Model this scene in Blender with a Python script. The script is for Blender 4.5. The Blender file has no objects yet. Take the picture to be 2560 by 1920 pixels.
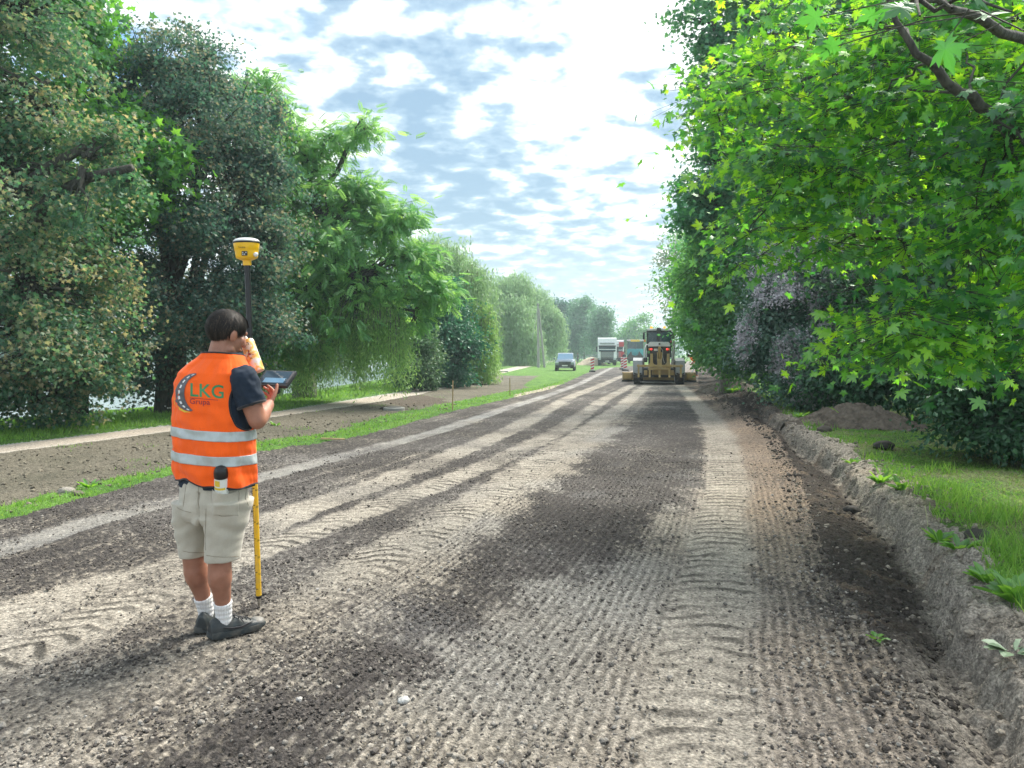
import bpy, bmesh, math, random
import numpy as np
from mathutils import Vector, Matrix, Euler
# ------------------------------------------------------------------ camera, world, sun, exposure
F = 1924.0; CH = 1.5; HZ = 885.0          # focal length in photo pixels, eye height, horizon row
scene = bpy.context.scene
COL = scene.collection
cam_d = bpy.data.cameras.new('camera')
cam = bpy.data.objects.new('camera', cam_d); COL.objects.link(cam)
cam.location = (0, 0, CH); cam.rotation_euler = (math.radians(90), 0, 0)
cam_d.sensor_width = 36.0; cam_d.lens = 36.0 * F / 2560.0
cam_d.shift_y = -75.0 / 2560.0
cam_d.clip_start = 0.05; cam_d.clip_end = 6000
scene.camera = cam
SUN_EL = math.radians(53); SUN_AZ = math.radians(40)      # azimuth clockwise from +Y
sd = Vector((math.sin(SUN_AZ) * math.cos(SUN_EL), math.cos(SUN_AZ) * math.cos(SUN_EL), math.sin(SUN_EL)))
sun_d = bpy.data.lights.new('sun', 'SUN'); sun_d.energy = 3.7; sun_d.angle = math.radians(28); sun_d.color = (1, .93, .82)
sun = bpy.data.objects.new('sun', sun_d); COL.objects.link(sun)
sun.rotation_euler = sd.to_track_quat('Z', 'Y').to_euler(); sun.location = (0, 0, 40)
scene.view_settings.view_transform = 'Standard'; scene.view_settings.look = 'None'
scene.view_settings.exposure = 1.15; scene.view_settings.gamma = 1.0

def NT(nt):
    def n(t, **k):
        o = nt.nodes.new(t)
        for a, b in k.items(): setattr(o, a, b)
        return o
    def L(a, b): nt.links.new(a, b)
    return n, L
def vmath(n, L, op, a, b=None):
    m = n('ShaderNodeVectorMath', operation=op)
    for i, v in enumerate((a, b)):
        if v is None: continue
        if isinstance(v, (tuple, list)): m.inputs[i].default_value = v
        else: L(v, m.inputs[i])
    return m
def fmath(n, L, op, a, b=None, clamp=False):
    m = n('ShaderNodeMath', operation=op); m.use_clamp = clamp
    for i, v in enumerate((a, b)):
        if v is None: continue
        if isinstance(v, (int, float)): m.inputs[i].default_value = v
        else: L(v, m.inputs[i])
    return m.outputs[0]
def ramp(n, L, fac, stops, interp='LINEAR'):
    r = n('ShaderNodeValToRGB'); r.color_ramp.interpolation = interp
    e = r.color_ramp.elements
    while len(e) > 1: e.remove(e[-1])
    e[0].position = stops[0][0]; e[0].color = (*stops[0][1], 1)
    for p, c in stops[1:]:
        x = e.new(p); x.color = (*c, 1)
    L(fac, r.inputs[0]); return r.outputs[0]
def mixc(n, L, fac, a, b, bt='MIX'):
    m = n('ShaderNodeMix', data_type='RGBA', blend_type=bt)
    for k, v in ((0, fac), (6, a), (7, b)):
        if isinstance(v, (int, float)): m.inputs[k].default_value = v
        elif isinstance(v, tuple): m.inputs[k].default_value = (*v, 1)
        else: L(v, m.inputs[k])
    return m.outputs[2]

world = bpy.data.worlds.new('World'); scene.world = world; world.use_nodes = True
wt = world.node_tree; wt.nodes.clear(); n, L = NT(wt)
tc = n('ShaderNodeTexCoord'); sep = n('ShaderNodeSeparateXYZ'); L(tc.outputs['Generated'], sep.inputs[0])
sky = n('ShaderNodeTexSky'); sky.sky_type = 'NISHITA'; sky.sun_disc = False
sky.sun_elevation = SUN_EL; sky.sun_rotation = SUN_AZ; sky.air_density = 1.4; sky.dust_density = 0.8
skyc = vmath(n, L, 'SCALE', sky.outputs[0]); skyc.inputs['Scale'].default_value = 0.09
# clouds: noise laid out on a horizontal cloud sheet far above
zc = fmath(n, L, 'ADD', fmath(n, L, 'MAXIMUM', sep.outputs[2], 0.0), 0.16)
cu = n('ShaderNodeCombineXYZ')
L(fmath(n, L, 'DIVIDE', sep.outputs[0], zc), cu.inputs[0]); L(fmath(n, L, 'DIVIDE', sep.outputs[1], zc), cu.inputs[1])
def cloud_noise(scale, detail, rough, off, dist=0.0):
    mp = n('ShaderNodeMapping'); mp.inputs['Location'].default_value = off
    L(cu.outputs[0], mp.inputs[0])
    t = n('ShaderNodeTexNoise'); t.inputs['Scale'].default_value = scale; t.inputs['Detail'].default_value = detail
    t.inputs['Roughness'].default_value = rough; t.inputs['Distortion'].default_value = dist
    L(mp.outputs[0], t.inputs['Vector']); return t.outputs['Fac']
def pdir(px, py):
    v = Vector(((px - 1280) / F, 1, (HZ - py) / F)); v.normalize(); return tuple(v)
def blob(px, py, r0, r1):                    # 1 inside r0 degrees of a sky direction, 0 outside r1
    d = vmath(n, L, 'DOT_PRODUCT', tc.outputs['Generated'], pdir(px, py)).outputs['Value']
    m = n('ShaderNodeMapRange', interpolation_type='SMOOTHSTEP'); L(d, m.inputs[0])
    m.inputs[1].default_value = math.cos(math.radians(r1)); m.inputs[2].default_value = math.cos(math.radians(r0))
    return m.outputs[0]
big = cloud_noise(1.3, 2, .5, (3.1, 1.7, 0))
mid = cloud_noise(8.2, 6, .52, (1.3, 7.2, 0), .1)
shade = fmath(n, L, 'ADD', fmath(n, L, 'MULTIPLY', big, .30), fmath(n, L, 'MULTIPLY', mid, 1.0))
for (px, py, r0, r1, w) in ((1130, 190, 3, 15, .06), (1420, 480, 2, 13, .075), (1050, 430, 2, 9, .05), (1450, 690, 1, 6, .07),
                            (1560, 260, 3, 13, -.14), (620, 150, 3, 12, -.10), (1230, 330, 1, 5, -.06), (1500, 60, 2, 9, -.12), (1350, 50, 1, 5, .12), (1640, 240, 1, 4, .22)):
    shade = fmath(n, L, 'ADD', shade, fmath(n, L, 'MULTIPLY', blob(px, py, r0, r1), w))
cc = ramp(n, L, shade, [(.57, (1.05, 1.05, 1.03)), (.64, (.60, .67, .72)), (.71, (.28, .38, .47)), (.82, (.15, .25, .36))])
blue = fmath(n, L, 'MULTIPLY', blob(330, -20, 4, 12), ramp(n, L, cloud_noise(2.6, 6, .6, (5, 2, 0)), [(.36, (1, 1, 1)), (.56, (0, 0, 0))]))
base = mixc(n, L, blue, cc, (.10, .36, .80))
# low sky: pale haze near the horizon
hor = n('ShaderNodeMapRange', interpolation_type='SMOOTHSTEP'); L(sep.outputs[2], hor.inputs[0])
hor.inputs[1].default_value = 0.0; hor.inputs[2].default_value = 0.17; hor.inputs[3].default_value = 1; hor.inputs[4].default_value = 0
base = mixc(n, L, fmath(n, L, 'MULTIPLY', hor.outputs[0], .8), base, (.52, .62, .70))
addv = mixc(n, L, .16, base, skyc.outputs[0])
bg = n('ShaderNodeBackground'); L(addv, bg.inputs[0]); bg.inputs[1].default_value = 0.86
wo = n('ShaderNodeOutputWorld'); L(bg.outputs[0], wo.inputs[0])

# ------------------------------------------------------------------ helpers
rng = np.random.default_rng(7)
def G(px, py, z=0.0):                        # photo pixel -> point on the ground at height z
    Y = (CH - z) * F / (py - HZ); return ((px - 1280) / F * Y, Y)
def W(px, py, Y):                            # photo pixel at a known distance
    return np.array([(px - 1280) / F * Y, Y, CH + (HZ - py) / F * Y])
DS = 2560 / 2212.0
def D(dx, dy, z=0.0): return G(dx * DS, dy * DS, z)
def tag(o, label=None, cat=None, group=None, kind=None):
    if label: o['label'] = label
    if cat: o['category'] = cat
    if group: o['group'] = group
    if kind: o['kind'] = kind
    return o
def empty(name, loc=(0, 0, 0), rz=0.0, label=None, cat=None, group=None):
    o = bpy.data.objects.new(name, None); COL.objects.link(o); o.location = loc; o.rotation_euler = (0, 0, rz)
    o.empty_display_size = .1
    return tag(o, label, cat, group)
def copy_tree(o, parent=None):
    c = o.copy(); COL.objects.link(c); c.parent = parent
    for ch in list(o.children): copy_tree(ch, c)
    return c
def fast_mesh(name, V, Fc, mat=None, parent=None, smooth=False, attrs=None, mats=None, midx=None):
    """V (N,3); Fc (M,k) int array of faces with one size"""
    me = bpy.data.meshes.new(name); V = np.asarray(V, np.float32); Fc = np.asarray(Fc, np.int32)
    M, k = Fc.shape
    me.vertices.add(len(V)); me.vertices.foreach_set('co', V.ravel())
    me.loops.add(M * k); me.loops.foreach_set('vertex_index', Fc.ravel())
    me.polygons.add(M); me.polygons.foreach_set('loop_start', np.arange(0, M * k, k, dtype=np.int32))
    try: me.polygons.foreach_set('loop_total', np.full(M, k, np.int32))
    except Exception: pass
    me.polygons.foreach_set('use_smooth', np.full(M, bool(smooth)))
    for an, av in (attrs or {}).items():
        av = np.asarray(av, np.float32)
        if av.ndim == 1:
            a = me.attributes.new(an, 'FLOAT', 'POINT'); a.data.foreach_set('value', av)
        else:
            a = me.attributes.new(an, 'FLOAT_COLOR', 'POINT')
            a.data.foreach_set('color', np.concatenate([av, np.ones((len(av), 1), np.float32)], 1).astype(np.float32).ravel())
    for m in (mats or ([mat] if mat else [])): me.materials.append(m)
    if midx is not None: me.polygons.foreach_set('material_index', np.asarray(midx, np.int32))
    me.update(calc_edges=True); me.validate()
    o = bpy.data.objects.new(name, me); COL.objects.link(o)
    if parent: o.parent = parent
    return o
class MB:
    """collects shapes; build() links them as one mesh object"""
    def __init__(s): s.v = []; s.f = []
    def add(s, vs, fs):
        b = len(s.v); s.v += [tuple(map(float, v)) for v in vs]; s.f += [tuple(int(i) + b for i in f) for f in fs]; return s
    def box(s, x0, x1, y0, y1, z0, z1, c=0.0, M=None):
        x0, x1 = min(x0, x1), max(x0, x1); y0, y1 = min(y0, y1), max(y0, y1); z0, z1 = min(z0, z1), max(z0, z1)
        if c <= 0:
            vs = [(x, y, z) for z in (z0, z1) for y in (y0, y1) for x in (x0, x1)]
            fs = [(0, 2, 3, 1), (4, 5, 7, 6), (0, 1, 5, 4), (2, 6, 7, 3), (0, 4, 6, 2), (1, 3, 7, 5)]
        else:
            c = min(c, (x1 - x0) * .45, (y1 - y0) * .45, (z1 - z0) * .45)
            bm = bmesh.new(); r = bmesh.ops.create_cube(bm, size=1.0)
            for v in bm.verts: v.co = Vector(((x0 + x1) / 2 + v.co.x * (x1 - x0), (y0 + y1) / 2 + v.co.y * (y1 - y0), (z0 + z1) / 2 + v.co.z * (z1 - z0)))
            bmesh.ops.bevel(bm, geom=list(bm.edges), offset=c, segments=2, affect='EDGES', profile=.6)
            bm.verts.index_update(); vs = [tuple(v.co) for v in bm.verts]; fs = [tuple(v.index for v in f.verts) for f in bm.faces]; bm.free()
        if M is not None: vs = [tuple(M @ Vector(v)) for v in vs]
        return s.add(vs, fs)
    def tube(s, pts, rad, seg=8, cap=True, flat=None):
        pts = [Vector(p) for p in pts]
        if not hasattr(rad, '__len__'): rad = [rad] * len(pts)
        vs = []; fs = []; up = Vector((0, 0, 1)); prev = None
        for i, p in enumerate(pts):
            d = (pts[min(i + 1, len(pts) - 1)] - pts[max(i - 1, 0)]).normalized()
            if prev is None:
                a = up if abs(d.z) < .95 else Vector((1, 0, 0)); u = d.cross(a).normalized()
            else:
                u = (prev - d * prev.dot(d)).normalized()
            prev = u; w = d.cross(u)
            for k in range(seg):
                t = 2 * math.pi * k / seg
                vs.append(p + (u * math.cos(t) + w * math.sin(t)) * rad[i])
        for i in range(len(pts) - 1):
            for k in range(seg):
                a = i * seg + k; b = i * seg + (k + 1) % seg
                fs.append((a, b, b + seg, a + seg))
        if cap:
            fs.append(tuple(range(seg))[::-1]); fs.append(tuple((len(pts) - 1) * seg + k for k in range(seg)))
        return s.add(vs, fs)
    def lathe(s, prof, c=(0, 0, 0), seg=24, axis='Z', M=None):
        vs = []; fs = []
        for (r, h) in prof:
            for k in range(seg):
                t = 2 * math.pi * k / seg; a, b = r * math.cos(t), r * math.sin(t)
                v = {'Z': (a, b, h), 'X': (h, a, b), 'Y': (a, h, b)}[axis]
                v = Vector(v)
                if M is not None: v = M @ v
                vs.append((v[0] + c[0], v[1] + c[1], v[2] + c[2]))
        for i in range(len(prof) - 1):
            for k in range(seg):
                a = i * seg + k; b = i * seg + (k + 1) % seg; fs.append((a, b, b + seg, a + seg))
        fs.append(tuple(range(seg))[::-1]); fs.append(tuple((len(prof) - 1) * seg + k for k in range(seg)))
        return s.add(vs, fs)
    def prism(s, poly, a, b, axis='Y', M=None):
        """poly in the plane across axis, extruded a..b"""
        vs = []
        for h in (a, b):
            for (p, q) in poly:
                v = {'Y': (p, h, q), 'X': (h, p, q), 'Z': (p, q, h)}[axis]
                vs.append(tuple(M @ Vector(v)) if M is not None else v)
        k = len(poly); fs = [tuple(range(k))[::-1], tuple(range(k, 2 * k))] + [(i, (i + 1) % k, k + (i + 1) % k, k + i) for i in range(k)]
        return s.add(vs, fs)
    def ell(s, c, r, nu=16, nv=10, M=None):
        vs = []; fs = []
        for j in range(nv + 1):
            p = math.pi * j / nv
            for i in range(nu):
                t = 2 * math.pi * i / nu
                v = Vector((r[0] * math.sin(p) * math.cos(t), r[1] * math.sin(p) * math.sin(t), r[2] * math.cos(p)))
                if M is not None: v = M @ v
                vs.append((c[0] + v[0], c[1] + v[1], c[2] + v[2]))
        for j in range(nv):
            for i in range(nu):
                a = j * nu + i; b = j * nu + (i + 1) % nu; fs.append((a, a + nu, b + nu, b))
        return s.add(vs, fs)
    def build(s, name, mat, parent=None, smooth=False, loc=None, wn=False):
        me = bpy.data.meshes.new(name); me.from_pydata(s.v, [], s.f)
        bm = bmesh.new(); bm.from_mesh(me); bmesh.ops.remove_doubles(bm, verts=bm.verts, dist=1e-5)
        bmesh.ops.recalc_face_normals(bm, faces=bm.faces); bm.to_mesh(me); bm.free()
        if smooth: me.polygons.foreach_set('use_smooth', [True] * len(me.polygons)); 
        if smooth and smooth != 'full':
            try: me.set_sharp_from_angle(angle=math.radians(38))
            except Exception: pass
        me.materials.append(mat); o = bpy.data.objects.new(name, me); COL.objects.link(o)
        if parent: o.parent = parent
        if loc is not None: o.location = loc
        return o
# numpy noise
_pt = np.random.default_rng(3).permutation(512).astype(np.int32); _pt = np.concatenate([_pt, _pt])
_gr = np.stack([np.cos(np.arange(512) * 2.399963), np.sin(np.arange(512) * 2.399963)], 1).astype(np.float32)
def vnoise(x, y, seed=0):
    x = np.asarray(x, np.float64) + seed * 17.31; y = np.asarray(y, np.float64) + seed * 9.77
    xi = np.floor(x).astype(np.int64); yi = np.floor(y).astype(np.int64); fx = x - xi; fy = y - yi
    u = fx * fx * fx * (fx * (fx * 6 - 15) + 10); v = fy * fy * fy * (fy * (fy * 6 - 15) + 10)
    def g(ix, iy, dx, dy):
        h = _pt[(_pt[ix & 511] + iy) & 511]; return _gr[h, 0] * dx + _gr[h, 1] * dy
    a = g(xi, yi, fx, fy); b = g(xi + 1, yi, fx - 1, fy); c = g(xi, yi + 1, fx, fy - 1); d = g(xi + 1, yi + 1, fx - 1, fy - 1)
    return (a + (b - a) * u + (c - a) * v + (a - b - c + d) * u * v) * 1.5
def fbm(x, y, o=4, seed=0, g=.5):
    r = 0; a = 1; t = 0
    for k in range(o):
        r = r + a * vnoise(x * 2 ** k, y * 2 ** k, seed + k * 5); t += a; a *= g
    return r / t
def sst(a, b, x):
    t = np.clip((x - a) / (b - a), 0, 1); return t * t * (3 - 2 * t)
def curve(pts):
    """list of (X,Y) -> function X(Y)"""
    p = sorted(pts, key=lambda q: q[1]); ys = np.array([q[1] for q in p]); xs = np.array([q[0] for q in p])
    s0 = (xs[1] - xs[0]) / (ys[1] - ys[0]); s1 = (xs[-1] - xs[-2]) / (ys[-1] - ys[-2])
    s0 = np.clip(s0, -.5, .5)
    def f(y):
        y = np.asarray(y, float); r = np.interp(y, ys, xs)
        r = np.where(y < ys[0], xs[0] + s0 * (y - ys[0]), r); return np.where(y > ys[-1], xs[-1] + s1 * (y - ys[-1]), r)
    return f
def inpoly(x, y, poly):
    r = np.zeros(x.shape, bool); k = len(poly)
    for i in range(k):
        x0, y0 = poly[i]; x1, y1 = poly[(i + 1) % k]
        if y0 == y1: continue
        c = ((y0 > y) != (y1 > y)) & (x < (x1 - x0) * (y - y0) / (y1 - y0) + x0); r ^= c
    return r
def frames(nrm, tan):
    nrm = nrm / (np.linalg.norm(nrm, axis=1, keepdims=True) + 1e-9)
    tan = tan - nrm * np.sum(nrm * tan, 1, keepdims=True); tan /= (np.linalg.norm(tan, axis=1, keepdims=True) + 1e-9)
    return np.stack([tan, np.cross(nrm, tan), nrm], 2)           # columns: x, y, z
def instance(name, tv, tf, pos, R, sc, mat, parent=None, attrs=None, smooth=False, jit=None):
    tv = np.asarray(tv, np.float32); tf = np.asarray(tf, np.int32); N = len(pos); K = len(tv)
    sc = np.asarray(sc, np.float32); sc = sc[:, None, None] if sc.ndim == 1 else sc[:, None, :]
    P = np.einsum('nij,nkj->nki', R.astype(np.float32), tv[None] * sc) + np.asarray(pos, np.float32)[:, None, :]
    Fc = (tf[None] + (np.arange(N, dtype=np.int32) * K)[:, None, None]).reshape(-1, tf.shape[1])
    at = {k: np.repeat(v, K, axis=0) for k, v in (attrs or {}).items()}
    return fast_mesh(name, P.reshape(-1, 3), Fc, mat, parent, smooth, at)
def rand_R(N, r=rng):
    q = r.normal(size=(N, 3)); t = r.normal(size=(N, 3)); return frames(q, t)

# ------------------------------------------------------------------ materials
def mat_new(name):
    m = bpy.data.materials.new(name); m.use_nodes = True; m.node_tree.nodes.clear(); n, L = NT(m.node_tree)
    out = n('ShaderNodeOutputMaterial'); return m, n, L, out
def plain(name, col, rough=.5, metal=0.0, var=.12, scale=8.0, bump=0.0, bscale=60.0, dirt=None, dirt_amt=.4, dscale=5.0, trans=0.0, coat=0.0, emit=None, spec=None):
    m, n, L, out = mat_new(name); b = n('ShaderNodeBsdfPrincipled'); tc = n('ShaderNodeTexCoord')
    t = n('ShaderNodeTexNoise'); t.inputs['Scale'].default_value = scale; t.inputs['Detail'].default_value = 5; L(tc.outputs['Object'], t.inputs['Vector'])
    lo = tuple(max(0, c * (1 - var)) for c in col); hi = tuple(min(1, c * (1 + var)) for c in col)
    c = ramp(n, L, t.outputs['Fac'], [(.3, lo), (.7, hi)])
    if dirt:
        t2 = n('ShaderNodeTexNoise'); t2.inputs['Scale'].default_value = dscale; t2.inputs['Detail'].default_value = 8; t2.inputs['Roughness'].default_value = .65
        L(tc.outputs['Object'], t2.inputs['Vector'])
        k = ramp(n, L, t2.outputs['Fac'], [(.42, (0, 0, 0)), (.66, (dirt_amt,) * 3)]); c = mixc(n, L, k, c, dirt)
    L(c, b.inputs['Base Color']); b.inputs['Roughness'].default_value = rough; b.inputs['Metallic'].default_value = metal
    b.inputs['Transmission Weight'].default_value = trans; b.inputs['Coat Weight'].default_value = coat
    if spec is not None: b.inputs['Specular IOR Level'].default_value = spec
    if emit: b.inputs['Emission Color'].default_value = (*emit[:3], 1); b.inputs['Emission Strength'].default_value = emit[3]
    if bump:
        t3 = n('ShaderNodeTexNoise'); t3.inputs['Scale'].default_value = bscale; t3.inputs['Detail'].default_value = 6; L(tc.outputs['Object'], t3.inputs['Vector'])
        bp = n('ShaderNodeBump'); bp.inputs['Strength'].default_value = bump; bp.inputs['Distance'].default_value = .01
        L(t3.outputs['Fac'], bp.inputs['Height']); L(bp.outputs[0], b.inputs['Normal'])
    L(b.outputs[0], out.inputs[0]); return m
def leafmat(name, c0, c1, c2, tr=(.25, .5, .06), tw=.45, gl=.06, rough=.45, patch=None, pscale=.8):
    """c0 dark, c1 mid, c2 light: the colour of each leaf by its own random value"""
    m, n, L, out = mat_new(name); at = n('ShaderNodeAttribute'); at.attribute_name = 'rnd'
    c = ramp(n, L, at.outputs['Fac'], [(0, c0), (.5, c1), (1, c2)])
    k = tuple(t / max(b, 1e-3) for t, b in zip(tr, c1))
    d = n('ShaderNodeBsdfDiffuse'); L(c, d.inputs[0])
    t = n('ShaderNodeBsdfTranslucent'); tcn = mixc(n, L, 1.0, c, k, 'MULTIPLY'); L(tcn, t.inputs[0])
    g = n('ShaderNodeBsdfGlossy'); g.inputs['Roughness'].default_value = rough; g.inputs[0].default_value = (.8, .9, .85, 1)
    m1 = n('ShaderNodeMixShader'); m1.inputs[0].default_value = tw; L(d.outputs[0], m1.inputs[1]); L(t.outputs[0], m1.inputs[2])
    m2 = n('ShaderNodeMixShader'); m2.inputs[0].default_value = gl; L(m1.outputs[0], m2.inputs[1]); L(g.outputs[0], m2.inputs[2])
    L(m2.outputs[0], out.inputs[0]); return m
def barkmat(name, c0, c1):
    m, n, L, out = mat_new(name); tc = n('ShaderNodeTexCoord'); mp = n('ShaderNodeMapping'); mp.inputs['Scale'].default_value = (6, 6, 1.5); L(tc.outputs['Object'], mp.inputs[0])
    t = n('ShaderNodeTexNoise'); t.inputs['Scale'].default_value = 4; t.inputs['Detail'].default_value = 8; L(mp.outputs[0], t.inputs['Vector'])
    b = n('ShaderNodeBsdfPrincipled'); b.inputs['Roughness'].default_value = .9; L(ramp(n, L, t.outputs['Fac'], [(.35, c0), (.65, c1)]), b.inputs['Base Color'])
    bp = n('ShaderNodeBump'); bp.inputs['Strength'].default_value = .7; bp.inputs['Distance'].default_value = .03; L(t.outputs['Fac'], bp.inputs['Height']); L(bp.outputs[0], b.inputs['Normal'])
    L(b.outputs[0], out.inputs[0]); return m
# ------------------------------------------------------------------ ground, road, path, earth bank, water
gL = curve([G(1700, 905), G(1500, 922), G(1470, 932), G(1375, 975), G(1126, 1031), G(900, 1094), G(650, 1132), G(0, 1302)])      # left edge of the road
gE = curve([G(1760, 905), G(1748, 925), G(1745, 962), G(1850, 1041), G(1946, 1100), G(2009, 1210), G(2055, 1360), G(2095, 1460), G(2190, 1570), G(2290, 1740), G(2385, 1918)])
gT = curve([G(1810, 905), G(1810, 960, -.08), G(1880, 1043, -.08), G(1995, 1138, -.08), G(2077, 1186, -.08), G(2125, 1249, -.08), G(2207, 1345, -.08), G(2284, 1442, -.08), G(2332, 1572, -.08), G(2415, 1740, -.08), G(2507, 1900, -.08)])
pU = curve([G(0, 1115), G(428, 1064), G(680, 1032), G(962, 987), G(1128, 958), G(1229, 929), G(1385, 900)])
pL = curve([G(0, 1135), G(428, 1080), G(681, 1044), G(900, 1013), G(1048, 987), G(1229, 940), G(1390, 901.5)])
gS = curve([(-19, 8), (-16.5, 16), (-14.2, 21), (-12, 27), (-10, 36), (-9, 60), (-6, 100), (4, 150), (30, 260)])                          # shore of the lake
gGr = curve([G(0, 1255), G(428, 1166), G(650, 1098), G(800, 1080), G(962, 1034), G(1128, 1003), G(1276, 974), G(1400, 955), G(1480, 925)])      # inner edge of the grass strip
def dc(pts): return curve([D(*p) for p in pts])
tW = dc([(1300, 805), (1250, 830), (1180, 855), (1100, 880), (950, 930), (800, 970), (600, 1020), (400, 1075), (200, 1125), (0, 1185)])
tB = dc([(1345, 812), (1290, 835), (1230, 858), (1100, 930), (950, 992), (800, 1050), (620, 1112), (400, 1215), (200, 1268), (0, 1335)])
tB2 = dc([(1380, 825), (1310, 860), (1200, 935), (1050, 1005), (900, 1062), (750, 1118), (600, 1172), (500, 1205), (300, 1300), (0, 1420)])
tC = dc([(1388, 840), (1340, 880), (1260, 935), (1150, 1005), (1000, 1098), (850, 1192), (750, 1250), (600, 1330), (400, 1430), (200, 1540), (0, 1655)])
tDd = curve([G(1700, 965), G(1713, 975), G(1771, 1041), G(1805, 1099), G(1817, 1215), G(1788, 1389), G(1771, 1504), G(1748, 1678), G(1736, 1909)])
cPoly = [D(*p) for p in [(1385, 845), (1500, 845), (1530, 905), (1525, 1000), (1505, 1095), (1425, 1105), (1395, 1190), (1310, 1235), (1215, 1225), (1120, 1290), (1010, 1370), (860, 1480), (790, 1540), (700, 1650), (620, 1900), (-400, 1900), (300, 1640), (600, 1470), (800, 1330), (960, 1210), (1100, 1110), (1200, 1040), (1320, 940), (1400, 870)]]
lPoly = [D(*p) for p in [(560, 1330), (900, 1200), (1000, 1160), (860, 1330), (560, 1500), (250, 1660), (-600, 1660), (-600, 1480), (0, 1400)]]
def base_height(x, y):
    z = 0.012 * fbm(x * .5, y * .35, 3, 1)
    E, T, PU, PL, S, GL = gE(y), gT(y), pU(y), pL(y), gS(y), gL(y)
    # right: shallow ditch, steep crumbling bank, higher lawn
    t = np.clip((x - E) / np.maximum(T - E, .05), 0, 1)
    z = z - .085 * sst(0, 1, t) * (x < T) - .085 * (x >= T)
    bump = fbm(x * 3.1, y * 2.3, 3, 11)
    s = x - T + .13 * bump + .04 * vnoise(x * 9, y * 7, 12)
    top = .28 + .07 * vnoise(x * .5, y * .9, 4) + .06 * fbm(x * 2, y * 2.6, 3, 14) * sst(1.2, .2, s) - .04 * sst(.4, 2.5, s)
    z = z + top * (sst(.0, .17, s) * .8 + .2 * sst(.1, .34, s))
    far = sst(11, 18, y) * (1 - sst(60, 80, y))
    z = z + far * .38 * np.exp(-((x - (T - .1)) / .55) ** 2) * (.55 + .8 * fbm(x * .8, y * .5, 3, 23))
    # left: soil verge, kerbed path, lawn, lake bank
    z = z - .05 * sst(0, 1.0, GL - x) + .06 * sst(-1.2, 0, PL - x)
    z = z + .03 * fbm(x * 1.5, y * 1.2, 3, 31) * sst(0, .5, GL - x) * (x > PL + .1)
    z = z + .12 * np.exp(-((x - (GL - .3)) / .35) ** 2) * sst(7, 12, y) * .4
    z = z + .05 * sst(PU, PU - .06, x)
    z = z - 2.2 * sst(0, 3.0, S - x) - .35 * sst(0, 1, (PU - .6 - x) / np.maximum(PU - .6 - S, .5))
    return z
def track(x, y, f, hw, seed):
    w = hw * (1 + .12 * fbm(x * .7, y * .7, 2, seed)); s = (x - f(y)) / w; return s, sst(1.35, .70, np.abs(s) + .42 * fbm(x * 5, y * 2.2, 3, seed + 3)) * ((.62 + .5 * sst(-.35, .25, fbm(x * 1.3, y * .6, 3, seed + 5))) if seed < 98 else 1.0)
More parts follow.
